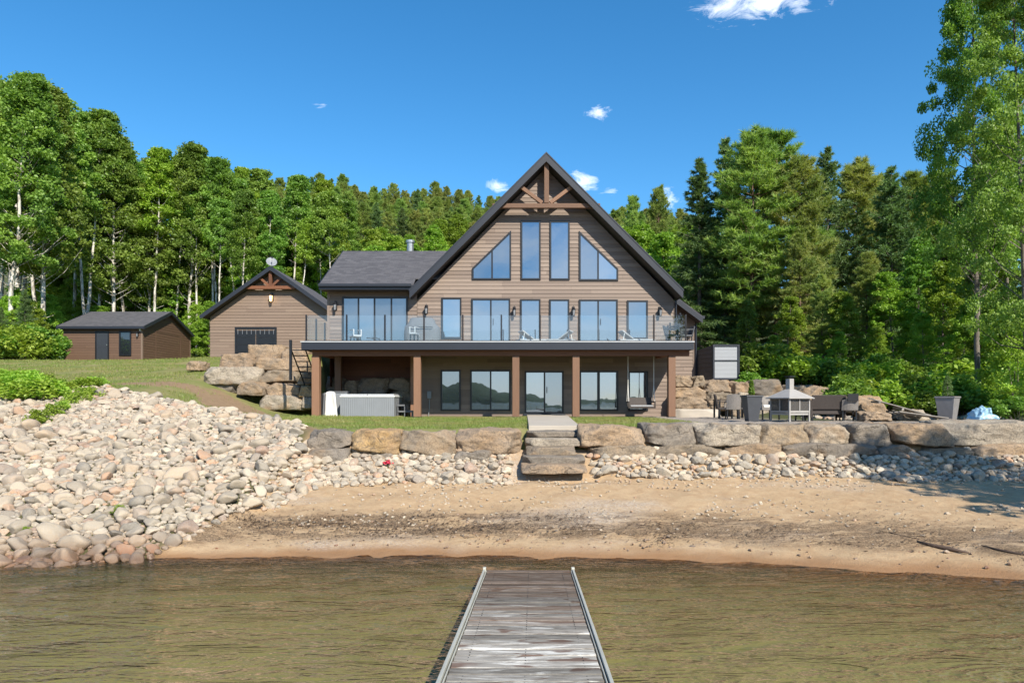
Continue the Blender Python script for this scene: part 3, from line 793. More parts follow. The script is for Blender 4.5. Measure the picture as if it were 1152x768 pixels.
# ------------------------------------------------------------------ vegetation
def quads(C, size, rng, up=.5, aspect=.62):
    """leaf shaped quads round centres C"""
    n = len(C)
    nrm = rng.normal(size=(n,3)); nrm[:,2] = np.abs(nrm[:,2])+up; nrm /= np.linalg.norm(nrm, axis=1)[:,None]
    a = np.cross(nrm, rng.normal(size=(n,3))); a /= np.linalg.norm(a, axis=1)[:,None]
    b = np.cross(nrm, a); s = size*rng.uniform(.6, 1.35, n)[:,None]
    V = np.empty((n,4,3)); V[:,0] = C-a*s; V[:,1] = C+b*s*aspect; V[:,2] = C+a*s; V[:,3] = C-b*s*aspect
    V[:,0] -= nrm*s*.15; V[:,2] -= nrm*s*.15
    return V.reshape(-1,3)
def broadleaf(name, seed, Ht, base, rad, leafmat, barkmat, nleaf, lsize, trunk_r=.16, nblob=46, top=.5, droop=0, multi=1, blob=(.55,1.15)):
    """returns (trunk mesh, crown mesh) of a leafy tree of height Ht whose crown starts at base*Ht"""
    rng = np.random.default_rng(seed); r = random.Random(seed)
    mb = MB(); blobs = []
    for k in range(multi):
        lean = Vector((r.gauss(0,.05), r.gauss(0,.04), 1)); bx, by = (r.uniform(-.5,.5), r.uniform(-.4,.4)) if multi > 1 else (0,0)
        hh = Ht*r.uniform(.82,1) if k else Ht
        pts = [Vector((bx+lean.x*z+.18*mn.noise((z*.3, seed+k, 0)), by+lean.y*z+.18*mn.noise((z*.3, seed+k, 9)), z)) for z in np.linspace(-.4, hh*.94, 12)]
        mb.tube(pts, [trunk_r*(1-.85*(i/11))*(1.25 if i == 0 else 1) for i in range(12)], 7)
        def at(z):
            t = min(.999, max(0, (z+.4)/(hh*.94+.4)))*11; i = int(t); return pts[i].lerp(pts[i+1], t-i)
        nb = nblob//multi
        for i in range(nb):
            u = r.random()**.85; z = hh*(base+(1-base)*u)
            prof = math.sin(math.pi*min(1, .12+.88*((1-u)**(.55+top*.4))))**.6 if u > .0 else .5
            prof = max(.12, (1-u)**.55*(.45+.55*min(1, (u+.1)/.28)))
            a = r.uniform(0, 2*math.pi); rr = rad*prof*math.sqrt(r.uniform(.12, 1))*r.uniform(.75,1.2)
            c = at(z)+Vector((math.cos(a)*rr, math.sin(a)*rr, -droop*rr*.3))
            blobs.append((c, r.uniform(*blob)))
            z0 = max(hh*base*.8, z-rr*r.uniform(.6,1.1)); s = at(z0)
            mid = s.lerp(c, .5)+Vector((0,0,-.12*rr)); q = trunk_r*.20*(1-u*.6)
            if i % 3 == 0: mb.tube([s, mid, c], [q, q*.6, q*.2], 4, cap=False)
    # a few dead or thin limbs on the bare stem
    for i in range(5):
        z = Ht*r.uniform(.25, base+.05); s = pts[int(z/(Ht*.94)*11)] ; a = r.uniform(0,6.3); L = r.uniform(.3,.8)
        mb.tube([s, s+Vector((math.cos(a)*L, math.sin(a)*L, L*.5))], [trunk_r*.12, .01], 4, cap=False)
    per = nleaf//len(blobs); Cs = []
    for c, br in blobs:
        d = rng.normal(size=(per,3)); d /= np.linalg.norm(d, axis=1)[:,None]
        d *= (rng.random(per)**.45)[:,None]*br; d[:,2] *= .7
        d[:,0] *= rng.uniform(.8,1.4)
        Cs.append(np.array(c)+d)
    C = np.concatenate(Cs)
    crown = np_mesh('crown', quads(C, lsize, rng, .2), 4, M[leafmat])
    tr = set_mesh('trunk', mb.v, mb.f, M[barkmat], None, True)
    return tr, crown
def tufts(C, D, rng, n, L, w):
    """needle tufts: n thin triangles from each centre, spread about direction D"""
    m = len(C); C = np.repeat(C, n, 0); D = np.repeat(D, n, 0)
    d = D+rng.normal(size=D.shape)*.75; d /= np.linalg.norm(d, axis=1)[:,None]
    s = np.cross(d, rng.normal(size=d.shape)); s /= np.linalg.norm(s, axis=1)[:,None]
    l = L*rng.uniform(.6,1.25,len(C))[:,None]; V = np.empty((len(C),3,3))
    V[:,0] = C+s*w-d*l*.15; V[:,1] = C-s*w-d*l*.15; V[:,2] = C+d*l
    return V.reshape(-1,3)
def white_pine(seed, Ht, base, rad, mat='needle_pine', density=1.0, L=.34, w=.075, trunk_r=.2):
    rng = np.random.default_rng(seed); r = random.Random(seed); mb = MB()
    pts = [Vector((.15*mn.noise((z*.2, seed, 0)), .15*mn.noise((z*.2, seed, 5)), z)) for z in np.linspace(-.4, Ht*.97, 12)]
    mb.tube(pts, [trunk_r*(1-.88*i/11) for i in range(12)], 7); C = []; D = []
    z = Ht*base
    while z < Ht*.98:
        u = (z-Ht*base)/(Ht*(1-base)); R_ = rad*max(.16, (1-u)**.55*(.55+.45*min(1, u/.25)))
        for k in range(r.randint(4,6)):
            if r.random() < .14: continue
            a = r.uniform(0, 6.283); Lb = R_*r.uniform(.55,1.2); up = r.uniform(.05,.35)+.75*u**2
            s = Vector((pts[int(z/(Ht*.97)*11)].x, pts[int(z/(Ht*.97)*11)].y, z))
            e = s+Vector((math.cos(a)*Lb, math.sin(a)*Lb, Lb*up)); mid = s.lerp(e,.55)+Vector((0,0,-.08*Lb))
            mb.tube([s, mid, e], [trunk_r*.22*(1-.6*u), trunk_r*.13*(1-.6*u), .01], 4, cap=False)
            nsub = int((7+Lb*6)*density)
            for j in range(nsub):
                t = r.uniform(.28,1)**.8; p = (s.lerp(mid, t/.55) if t < .55 else mid.lerp(e, (t-.55)/.45))
                side = Vector((-math.sin(a), math.cos(a), 0))*r.gauss(0,.28)*Lb*(1.15-t*.7)
                p = p+side+Vector((0,0,r.uniform(.0,.14))); C.append(p)
                dd = Vector((math.cos(a)*.5, math.sin(a)*.5, .8))+side.normalized()*.35; D.append(dd.normalized())
        z += r.uniform(.38,.62)*(1-.62*u)
    V = tufts(np.array(C), np.array(D), rng, 9, L, w)
    return set_mesh('trunk', mb.v, mb.f, M['pine_bark'], None, True), np_mesh('crown', V, 3, M[mat])
def spruce(seed, Ht, base, rad, mat='needle_spruce', L=.26, w=.085, power=.9):
    rng = np.random.default_rng(seed); r = random.Random(seed); mb = MB()
    mb.tube([(0,0,-.4),(0,0,Ht*.5),(0,0,Ht)], [.17,.09,.015], 7); C = []; D = []
    z = Ht*base
    while z < Ht*.99:
        u = (z-Ht*base)/(Ht*(1-base)); R_ = rad*max(.012,(1-u))**power
        for k in range(r.randint(5,7)):
            a = r.uniform(0,6.283); Lb = R_*r.uniform(.45,1.25); dz = -.34+.8*u
            s = Vector((0,0,z)); e = s+Vector((math.cos(a)*Lb, math.sin(a)*Lb, Lb*dz)); mid = s.lerp(e,.5)+Vector((0,0,-.10*Lb))
            if Lb > .6: mb.tube([s, mid, e], [.03,.018,.006], 3, cap=False)
            for j in range(int(5+Lb*13)):
                t = r.uniform(.12,1); p = s.lerp(mid, t/.5) if t < .5 else mid.lerp(e, (t-.5)/.5)
                side = Vector((-math.sin(a), math.cos(a), 0))*r.gauss(0,.20)*Lb*(1.2-t); p = p+side+Vector((0,0,-abs(r.gauss(0,.05))))
                C.append(p); D.append((Vector((math.cos(a), math.sin(a), -.25+.5*u))+side*1.2).normalized())
        z += r.uniform(.38,.62)*(1-.62*u)
    V = tufts(np.array(C), np.array(D), rng, 8, L, w)
    return set_mesh('trunk', mb.v, mb.f, M['grey_bark'], None, True), np_mesh('crown', V, 3, M[mat])
def shrub_mesh(seed, Hh, rad, mat, n, ls):
    rng = np.random.default_rng(seed); r = random.Random(seed); mb = MB(); Cs = []
    nb = 16
    for i in range(nb):
        a = r.uniform(0,6.28); q = rad*math.sqrt(r.random())*.85; z = Hh*(1-.55*(q/rad)**2)*r.uniform(.35,.9)
        c = Vector((math.cos(a)*q, math.sin(a)*q, z)); mb.tube([(c.x*.25,c.y*.25,-.1), c*.6, c], [.025,.015,.006], 4, cap=False)
        d = rng.normal(size=(n//nb,3)); d /= np.linalg.norm(d,axis=1)[:,None]; d *= (rng.random(n//nb)**.4)[:,None]*rad*r.uniform(.28,.45)
        d[:,2] *= .75; k = np.array(c)+d; k[:,2] = np.maximum(k[:,2], .02); Cs.append(k)
    return set_mesh('stem', mb.v, mb.f, M['grey_bark']), np_mesh('foliage', quads(np.concatenate(Cs), ls, rng, .7), 4, M[mat])

def plant_tree(kind, x, y, h, label, cat, group, name, rz=None, sxy=1.0, rr=random.Random(99)):
    tr, cr, H0 = kind
    o = empty(name, (x, y, H(x, y)), label, cat, group, rz if rz is not None else rr.uniform(0,6.28))
    s = h/H0; o.scale = (s*sxy, s*sxy, s)
    part = ('stem','foliage') if tr.name.startswith('stem') else ('trunk','crown')
    wobj(tr, part[0], o); wobj(cr, part[1], o)
    return o
K = {}
def kind(k, m, H0): K[k] = (m[0], m[1], H0)
for i in range(5): kind('aspen%d'%i, broadleaf('a', 20+i, 18, (.64,.56,.62,.50,.66)[i], (1.9,1.6,2.1,1.8,1.5)[i], ('leaf_aspen','leaf_maple','leaf_aspen','leaf_deep','leaf_lime')[i], 'birch_bark', 16000, .10, .135, 150, blob=(.30,.62)), 18)
for i in range(2): kind('wideaspen%d'%i, broadleaf('a', 27+i, 19, .32, 3.2, 'leaf_aspen', 'birch_bark', 34000, .10, .17, 300, blob=(.32,.70)), 19)
for i in range(3): kind('maple%d'%i, broadleaf('m', 40+i, 11, .12, 2.8, 'leaf_maple', 'grey_bark', 20000, .09, .11, 180, blob=(.28,.6)), 11)
for i in range(2): kind('deep%d'%i, broadleaf('d', 50+i, 17, .20, 3.0, 'leaf_deep', 'grey_bark', 30000, .105, .15, 240, blob=(.34,.7)), 17)
for i in range(3): kind('pine%d'%i, white_pine(60+i, 18, .30, 3.1, density=2.0, L=.40, w=.030), 18)
for i in range(2): kind('olivepine%d'%i, white_pine(66+i, 18, .22, 3.2, 'needle_olive', 2.0, .38, .030), 18)
for i in range(3): kind('spruce%d'%i, spruce(70+i, 16, .10, 4.2, L=.26, w=.035, power=.82), 16)
kind('limetree', broadleaf('l', 47, 9, .05, 2.6, 'leaf_lime', 'grey_bark', 16000, .085, .08, 170, blob=(.26,.55)), 9)
kind('airy', broadleaf('y', 58, 12, .35, 2.6, 'leaf_aspen', 'birch_bark', 3600, .11, .10, 120, blob=(.25,.6)), 12)
kind('thinspruce', spruce(75, 16, .10, 2.7, L=.26, w=.035, power=.85), 16)
kind('hero0', broadleaf('h', 81, 21, .30, 4.0, 'leaf_deep', 'grey_bark', 75000, .075, .20, 330, blob=(.35,.75)), 21)
kind('hero1', broadleaf('h', 82, 20, .18, 4.2, 'leaf_aspen', 'grey_bark', 60000, .072, .17, 240, blob=(.30,.66)), 20)
kind('shrub0', shrub_mesh(90, 1.6, 1.3, 'leaf_maple', 3400, .085), 1.6)
kind('shrub1', shrub_mesh(91, 1.6, 1.3, 'leaf_deep', 3400, .085), 1.6)
kind('shrub2', shrub_mesh(92, 1.6, 1.3, 'leaf_lime', 3400, .09), 1.6)
kind('bluespruce', spruce(77, 2.0, .03, .95, 'needle_blue', .10, .03), 2.0)
kind('lowplant', shrub_mesh(94, .5, .45, 'leaf_lime', 900, .045), .5)
kind('birchbush', broadleaf('b', 96, 5.0, .06, 2.3, 'leaf_lime', 'grey_bark', 15000, .062, .05, 70, multi=3, blob=(.32,.6)), 5.0)

def at_px(px, Y): return PX(px, Y)
def tree_to(kindk, px, ytop, Y, label, cat, name, group=None, rz=None, sxy=1.0):
    x = PX(px, Y); h = PZ(ytop, Y)-H(x, Y); return plant_tree(K[kindk], x, Y, h, label, cat, group, name, rz, sxy)
rt = random.Random(4)
# --- left wood: birches and aspens with pale bare stems
skyline = [(-60,60),(0,75),(30,72),(60,92),(90,110),(120,135),(150,165),(185,160),(215,165),(260,178),(300,186),(340,192),(380,205),(420,212),(520,214)]
left_named = [
 (8,70,50,'wideaspen0','tall leafy aspen at the far left edge of the wood, highest crown on the left'),
 (48,80,53,'wideaspen1','broad leafy aspen just right of the far left one'),
 (93,108,60,'aspen0','aspen with white slanting trunk rising behind the small shed door'),
 (128,138,62,'wideaspen1','round crowned aspen above the left part of the shed roof'),
 (172,160,63,'aspen1','birch with a bright white trunk right behind the shed ridge'),
 (212,158,65,'wideaspen0','leafy aspen standing in the gap between shed and garage'),
 (240,168,64,'aspen2','thin straight birch stem just left of the garage roof'),
 (272,175,65,'aspen3','birch behind the left slope of the garage roof'),
 (306,180,66,'aspen0','birch rising behind the satellite dish'),
 (352,192,66,'aspen1','leaning pale birch between garage and house roof'),
]
for px, yt, Y, k, lb in left_named: tree_to(k, px, yt, Y, lb, 'tree', 'aspen_tree', None)
for Y in (58, 64, 70, 77):
    px = -30+rt.uniform(0, 20)
    while px < 400:
        yt = interp(skyline, px)+rt.uniform(0, 42)+(6 if Y < 60 else 0)
        x = PX(px, Y)
        if not (Y < 62 and -35 < x < -26) and not (Y < 60 and x < -36 and rt.random() < .3):
            k = rt.choice(['aspen0','aspen1','aspen2','aspen3','aspen4','aspen4','wideaspen0','wideaspen1'] if px < 180 else ['aspen0','aspen1','aspen2','aspen3','aspen4'])
            tree_to(k, px, yt, Y, 'pale stemmed aspen in the close stand of the left wood', 'tree', 'aspen_tree', 'aspens of the left wood')
        px += rt.uniform(16, 27)*60/Y*(1.5 if Y < 66 else .95)
# understorey
for _ in range(175):
    px = rt.uniform(-20, 470); Y = rt.uniform(59, 80); x = PX(px, Y)
    if px < 50: Y = rt.uniform(50, 56); x = PX(px, Y)
    h = rt.uniform(2.5, 6.0) if Y < 65 else rt.uniform(6, 11)
    plant_tree(K[rt.choice(['maple0','maple1','limetree','limetree'])], x, Y, h, 'bright green young maple in the undergrowth behind shed and garage', 'tree', 'undergrowth of the left wood', 'young_maple', None, 1.15)
for _ in range(26):
    px = rt.uniform(-30, 42); Y = rt.uniform(45, 50)
    plant_tree(K[rt.choice(['shrub0','shrub1','shrub2'])], PX(px, Y), Y, rt.uniform(1.3,2.6), 'leafy bush at the wood edge left of the shed', 'bush', 'bushes left of the shed', 'bush')
tree_to('spruce0', 28, 325, 48, 'light green young spruce with drooping boughs left of the shed', 'spruce', 'spruce_tree')
tree_to('spruce1', 2, 345, 47, 'young spruce cut by the left picture edge', 'spruce', 'spruce_tree')
plant_tree(K['bluespruce'], PX(60, 48), 48, 1.9, 'small silvery blue spruce at the left corner of the shed', 'spruce', None, 'blue_spruce')
# --- pine ridge behind the house
ridge = [(240,200),(300,200),(340,196),(380,192),(400,198),(440,204),(480,203),(520,206),(560,216),(600,225),(660,235),(700,226),(745,222),(800,235),(880,235),(960,210),(1050,205),(1150,200)]
for Y, st in ((96,13),(110,13),(126,11),(140,11)):
    px = 255+rt.uniform(0,10)
    while px < 800:
        x = PX(px, Y); top = interp(ridge, px)+rt.uniform(0, 18)+(140-Y)*.55
        h = PZ(top, Y)-H(x, Y)
        k = rt.choice(['pine0','pine1','pine2','olivepine0','olivepine1','spruce0'] )
        if px > 640 or px < 640:
            if h > 5: plant_tree(K[k], x, Y, min(h, 21), 'pine in the dense wood on the ridge behind the house', 'pine', 'pines of the ridge', 'pine_tree', None, 1.05)
        px += rt.uniform(.8,1.3)*st*(1 if px < 560 or px > 680 else 1.6)
# greener trees lower on the slope
for Y in (74, 82, 90):
    px = 375+rt.uniform(0,15)
    while px < 800:
        x = PX(px, Y); top = rt.uniform(232, 268)+(90-Y)*1.6
        k = rt.choice(['maple0','maple1','maple2','deep0','maple2'])
        if not 540 < px < 670: plant_tree(K[k], x, Y, max(5, min(14, PZ(top, Y)-H(x, Y))), 'leafy tree on the slope between house roof and pine ridge', 'tree', 'leafy trees of the slope', 'broadleaf_tree')
        px += rt.uniform(20, 32)
tree_to('pine1', 741, 212, 84, 'lone pine with open crown right of the gable, against the sky', 'pine', 'pine_tree', sxy=.8)
tree_to('pine0', 712, 222, 86, 'smaller pine just left of the lone open one beside the gable', 'pine', 'pine_tree', sxy=.8)
for px, yt, Y in ((722,248,60),(748,258,56),(770,300,50),(735,262,62),(700,250,64)):
    tree_to('maple%d' % (px % 3), px, yt, Y, 'bright yellow green maple just right of the house gable', 'tree', 'maple_tree', 'maples right of the gable')
# --- right wood
right_named = [
 ('thinspruce',787,176,46,'dark slim spruce nearest the right roof edge','spruce','spruce_tree',1.25),
 ('spruce1',816,152,48,'tall dark spruce, second from the right roof edge','spruce','spruce_tree',.85),
 ('pine2',846,150,44,'broad white pine with pale trunks, left half of the big pine pair','pine','pine_tree',1.25),
 ('pine0',874,149,45,'broad white pine at the centre of the right wood, highest of the pines','pine','pine_tree',1.3),
 ('olivepine1',900,178,43,'yellowish pine right of the big white pines','pine','pine_tree',1.15),
 ('spruce2',931,163,48,'pointed dark spruce in the middle of the right wood','spruce','spruce_tree',1.0),
 ('olivepine0',962,184,50,'olive brown topped pine right of the pointed spruce','pine','pine_tree',1.2),
 ('spruce0',1003,186,46,'dark spruce right of the olive brown pine','spruce','spruce_tree',1.1),
 ('pine1',1030,196,50,'feathery pine top next to the tall tree at the right','pine','pine_tree',1.1),
 ('olivepine1',984,200,54,'olive pine behind the dark spruce','pine','pine_tree',1.2),
 ('pine1',1062,205,48,'pine half hidden behind the tall right hand tree','pine','pine_tree',1.2),
 ('spruce1',1100,190,46,'spruce behind the tall right hand trees','spruce','spruce_tree',1.2),
]
for k, px, yt, Y, lb, cat, nm, sx in right_named: tree_to(k, px, yt, Y, lb, cat, nm, None, None, sx)
for _ in range(26):
    px = rt.uniform(775, 1190); Y = rt.uniform(50, 68); yt = rt.uniform(205, 280)
    k = rt.choice(['pine0','pine1','olivepine0','spruce0','spruce2','deep0','maple1','olivepine1'])
    tree_to(k, px, yt, Y, 'tree deep inside the wood right of the house', 'tree', 'forest_tree', 'inner trees of the right wood', None, 1.2)
for px, yt, Y, k in ((838,335,38,'deep1'),(884,330,37,'maple0'),(925,310,38,'olivepine0'),(950,325,37,'maple1'),(975,285,39,'olivepine1'),(1008,300,37,'maple0'),(1030,262,38,'deep0'),(1060,290,35,'maple2'),(1120,270,34,'deep0'),(1165,250,33,'deep1'),(900,265,41,'olivepine0'),(870,375,35,'maple2'),(940,372,34,'maple0'),(985,365,33,'maple2'),(1040,350,33,'maple1'),(1080,340,31,'maple0')):
    tree_to(k, px, yt, Y, 'medium leafy tree along the near edge of the right wood', 'tree', 'broadleaf_tree', 'edge trees of the right wood', None, 1.05)
plant_tree(K['hero0'], PX(1100,27), 27, 19.5, 'tallest tree at the right with a thin grey trunk and airy dark green crown', 'tree', None, 'tall_tree', .6, .62)
plant_tree(K['hero1'], PX(1158,23.5), 23.5, 17, 'tall maple at the right picture edge with sunlit green leaves', 'tree', None, 'tall_tree', 2.2, .68)
plant_tree(K['deep1'], PX(1140,30), 30, 12, 'dark leafy tree filling the wood behind the two right hand trees', 'tree', None, 'tall_tree', 1.2, 1)
plant_tree(K['birchbush'], PX(1138,25.5), 25.5, 3.9, 'light green airy bush at the right edge behind the blue bag', 'bush', None, 'birch_bush', .3, .85)
plant_tree(K['birchbush'], PX(1190,22.5), 22.5, 3.8, 'light green bush cut off by the right picture edge', 'bush', None, 'birch_bush', 2.6)
for i in range(60):
    px = rt.uniform(842, 1160); Y = rt.uniform(25.5, 33)
    if px < 950: Y = rt.uniform(30.5, 34)
    k = rt.choice(['shrub0','shrub1','shrub1','shrub0','shrub2'])
    plant_tree(K[k], PX(px, Y), Y, rt.uniform(.9, 2.0), 'leafy shrub in the undergrowth behind the patio', 'bush', 'shrubs behind the patio', 'bush')
for px, Y, h in ((1002,27,1.3),(1022,26.5,1.2),(985,27.5,1.1),(1040,25.5,1.0),(1125,21.5,.7),(1148,21,.8)):
    plant_tree(K['shrub1'], PX(px,Y), Y, h, 'low dark green shrub close behind the right hand planter', 'bush', 'shrubs by the right planter', 'bush')
# trees out of the frame on the right shore: their shade falls on the beach
for x, y, h, k in ((13.3,5.4,10.5,'airy'),(15.0,3.4,12,'airy'),(17.5,8.5,12,'airy')):
    plant_tree(K[k], x, y, h, 'leafy tree on the shore just outside the picture on the right', 'tree', 'trees on the right shore', 'shore_tree')
# --- plants on the bank
for i in range(58):
    px = rt.uniform(-25, 112); Y = rt.uniform(19.6, 27.5)
    if px > 70 and rt.random() < .35: continue
    x = PX(px, Y)
    plant_tree(K['lowplant'], x, Y, rt.uniform(.2,.65)*(1 if px < 50 else .6), 'low bright green ground plant on the bank top at the far left', 'plant', 'ground plants on the bank', 'ground_plant', None, 1.3)
for px, py, h in ((42,478,.42),(60,470,.40),(70,462,.3),(80,455,.35),(132,578,.16),(30,600,.12),(95,452,.35)):
    # find the depth on the bank slope
    best = min((abs(PZ(py, Y)-H(PX(px, Y), Y)), Y) for Y in np.linspace(10.5, 22, 200))[1]
    plant_tree(K['lowplant'], PX(px, best), best, h, 'small green weed growing between the bank stones', 'plant', 'weeds between the stones', 'weed', None, .8)

# --- grass blades
def grass():
    r = random.Random(8); V = []
    def blade(x, y, h, w):
        z = H(x, y); a = r.uniform(0, 6.28); dx, dy = math.cos(a)*w, math.sin(a)*w; lx, ly = r.gauss(0, h*.35), r.gauss(0, h*.35)
        V.extend([(x-dx, y-dy, z), (x+dx, y+dy, z), (x+lx, y+ly, z+h)])
    for _ in range(52000):
        x = r.uniform(-8.6, 5.7); y = r.uniform(15.8, 27.5)**1.0
        if -4.5 < x:
            if y < 16.1+.25*mn.noise((x*2,0,0)): continue
        elif y < YB(x)+.25: continue
        t = (y-16.3)/(29.9-16.3)
        if lerp(.40,.8,t)-.05 < x < lerp(1.62,2.45,t)+.05: continue
        if -.15 < x < 1.9 and y < 16.4: continue
        blade(x, y, r.uniform(.03,.075), .008)
    for _ in range(70000):
        x = r.uniform(-32, -7); y = r.uniform(18, 50)
        if abs(x)/y > .82 or y < YB(x)+.3: continue
        g_, d_, f_ = zone_at(x, y, 0)
        if r.random() > g_*.9 or (x > -14 and 28.8 < y < 32): continue
        if mn.noise((x*.5, y*.3, 0)) > .28: continue
        blade(x, y, r.uniform(.05,.12), .014)
    tag(wobj(np_mesh('grass', np.array(V), 3, M['grass_blade']), 'grass'), 'short mown green grass of the lawn', 'grass', None, 'stuff')
grass()
# ------------------------------------------------------------------ house
def siding(mb, o, u, n, poly, h=.172, seed=1, m=0):
    """lap boards over a convex polygon of (a,z) in the plane through o with horizontal direction u and outward normal n"""
    o = Vector(o); u = Vector(u); n = Vector(n); r = random.Random(seed)
    zs = [p[1] for p in poly]; z = min(zs); zmax = max(zs)
    def span(zz):
        xs = []
        for (a, b), (c, d) in zip(poly, poly[1:]+poly[:1]):
            if abs(b-d) < 1e-9:
                if abs(zz-b) < 1e-6: xs += [a, c]
            elif min(b, d)-1e-6 <= zz <= max(b, d)+1e-6: xs.append(a+(c-a)*(zz-b)/(d-b))
        return (min(xs), max(xs)) if xs else None
    while z < zmax-1e-4:
        z1 = min(z+h, zmax); A, B = span(z+1e-5), span(z1-1e-5)
        if A and B:
            L, Rr = min(A[0], B[0]), max(A[1], B[1]); cuts = [L]; x = L+r.uniform(.5, 3.6)
            while x < Rr-.5: cuts.append(x); x += r.uniform(1.8, 3.7)
            cuts.append(Rr)
            for a, b in zip(cuts, cuts[1:]):
                a0, b0 = max(a, A[0]), min(b, A[1]); a1, b1 = max(a, B[0]), min(b, B[1])
                if b0-a0 < .001 and b1-a1 < .001: continue
                if b0 < a0: a0 = b0 = (a0+b0)/2
                if b1 < a1: a1 = b1 = (a1+b1)/2
                g = .002
                p = [o+u*(a0+g)+Vector((0,0,z))+n*.026, o+u*(b0-g)+Vector((0,0,z))+n*.026, o+u*(b1-g)+Vector((0,0,z1))+n*.004, o+u*(a1+g)+Vector((0,0,z1))+n*.004,
                     o+u*(a0+g)+Vector((0,0,z)), o+u*(b0-g)+Vector((0,0,z))]
                mb.add(p, [(0,1,2,3),(4,5,1,0)], m)
        z = z1
def ring(mb, outer, inner, y0, y1, m=0):
    n = len(outer)
    for i in range(n):
        j = (i+1) % n; a, b, c, d = outer[i], outer[j], inner[j], inner[i]
        mb.hexa([(a[0],y0,a[1]),(b[0],y0,b[1]),(c[0],y0,c[1]),(d[0],y0,d[1])], [(a[0],y1,a[1]),(b[0],y1,b[1]),(c[0],y1,c[1]),(d[0],y1,d[1])], m)
def inset(poly, d):
    n = len(poly); cx = sum(p[0] for p in poly)/n; cz = sum(p[1] for p in poly)/n; out = []
    for i in range(n):
        p0, p1, p2 = Vector(poly[i-1]), Vector(poly[i]), Vector(poly[(i+1) % n])
        def nrm(a, b):
            t = (b-a).normalized(); q = Vector((-t.y, t.x))
            return q if q.dot(Vector((cx, cz))-a) > 0 else -q
        n1, n2 = nrm(p0, p1), nrm(p1, p2); k = (n1+n2); k *= d/max(.2, (1+n1.dot(n2)))
        out.append((p1.x+k.x, p1.y+k.y))
    return out
def opening(parent, poly, y, mull=(), name='window', fw=.075, mullw=.07, sill=False, glass='window_glass', curtain=False, tilt=0, proud=.07, trans=None):
    """window or glazed door: frame ring proud of the wall face y, panes set back inside it. poly ccw in (x,z)"""
    mb = MB(); inn = inset(poly, fw); ring(mb, poly, inn, y-proud, y-.002)
    x0, x1 = min(p[0] for p in inn), max(p[0] for p in inn)
    def zr(x):
        zs = []
        for (a, b), (c, d) in zip(inn, inn[1:]+inn[:1]):
            if abs(a-c) < 1e-9: continue
            if min(a, c)-1e-6 <= x <= max(a, c)+1e-6: zs.append(b+(d-b)*(x-a)/(c-a))
        return min(zs), max(zs)
    cuts = [x0]
    for mx in mull:
        a, b = mx-mullw/2, mx+mullw/2; za, zb = zr(a), zr(b)
        mb.prism([(a,za[0]),(b,zb[0]),(b,zb[1]),(a,za[1])], y-proud+.012, y-.004); cuts += [a, b]
    cuts.append(x1)
    f = mb.build(name, M['dark_metal'], parent)
    r = random.Random(int(x0*100)+int(poly[0][1]*37))
    for a, b in zip(cuts[::2], cuts[1::2]):
        za, zb = zr(a+1e-5), zr(b-1e-5); pts = [(a,za[0]),(b,zb[0]),(b,zb[1]),(a,za[1])]
        if zb[1]-zb[0] < 1e-3: pts = pts[:1]+[(b,zb[0])]+[(a,za[1])]
        p = MB(); tx, tz = r.gauss(0,.0018), r.gauss(0,.0016)
        cx, cz = (a+b)/2, (za[0]+za[1])/2
        p.add([(x, y-.030+(x-cx)*tx+(z-cz)*tz, z) for x, z in pts], [tuple(range(len(pts)))])
        q = p.build('pane', M[glass], f)
        if f.data.polygons: pass
        # glass must face the lake
        for pl in q.data.polygons:
            if pl.normal.y > 0: pl.flip()
    return f
def rect(px0, px1, py0, py1, Y): 
    a, b, c, d = PX(px0, Y), PX(px1, Y), PZ(py1, Y), PZ(py0, Y); return [(a,c),(b,c),(b,d),(a,d)]

YW = 30.7; YF = 29.95; XC = 1.505
house = empty('lake_house', (1.5, YW, 1.66), 'large brown house with steep black gable, many windows and a glass railed deck', 'house')
mb = MB()
# gable front: upper wall and lower wall
hw = 5.76; ea = 7.18
siding(mb, (0,YW,0), (1,0,0), (0,-1,0), [(XC-hw,1.66),(XC+hw,1.66),(XC+hw,6.9),(XC,12.80),(XC-hw,6.9)], seed=3)
mb.add([(XC-hw,YW+.01,1.6),(XC+hw,YW+.01,1.6),(XC+hw,YW+.01,6.9),(XC,YW+.01,12.80),(XC-hw,YW+.01,6.9)], [(0,1,2,3,4)])
siding(mb, (XC+hw,YW,0), (0,1,0), (1,0,0), [(0,1.66),(12,1.66),(12,6.9),(0,6.9)], seed=4)
siding(mb, (XC-hw,YW,0), (0,1,0), (-1,0,0), [(0,1.66),(12,1.66),(12,6.9),(0,6.9)], seed=5)
# wing front (upper floor only) and its left side
XL = -8.28; ZD = 4.75
siding(mb, (0,YW+.02,0), (1,0,0), (0,-1,0), [(XL,ZD-.25),(XC-hw-.01,ZD-.25),(XC-hw-.01,7.38),(XL,7.38)], seed=6)
siding(mb, (XL,YW+.02,0), (0,1,0), (-1,0,0), [(0,ZD-.25),(8.2,ZD-.25),(8.2,7.38),(4.1,9.7),(0,7.38)], seed=7)
# rear mass on the right with its own eave
YR = 32.5; XR = PX(781, YR)
siding(mb, (0,YR,0), (1,0,0), (0,-1,0), [(XC+hw,3.45),(XR,3.45),(XR,6.25),(XC+hw,7.35)], seed=8)
siding(mb, (XR,YR,0), (0,1,0), (1,0,0), [(0,3.45),(9,3.45),(9,6.2),(0,6.2)], seed=9)
mb.build('wall', M['siding'], house)
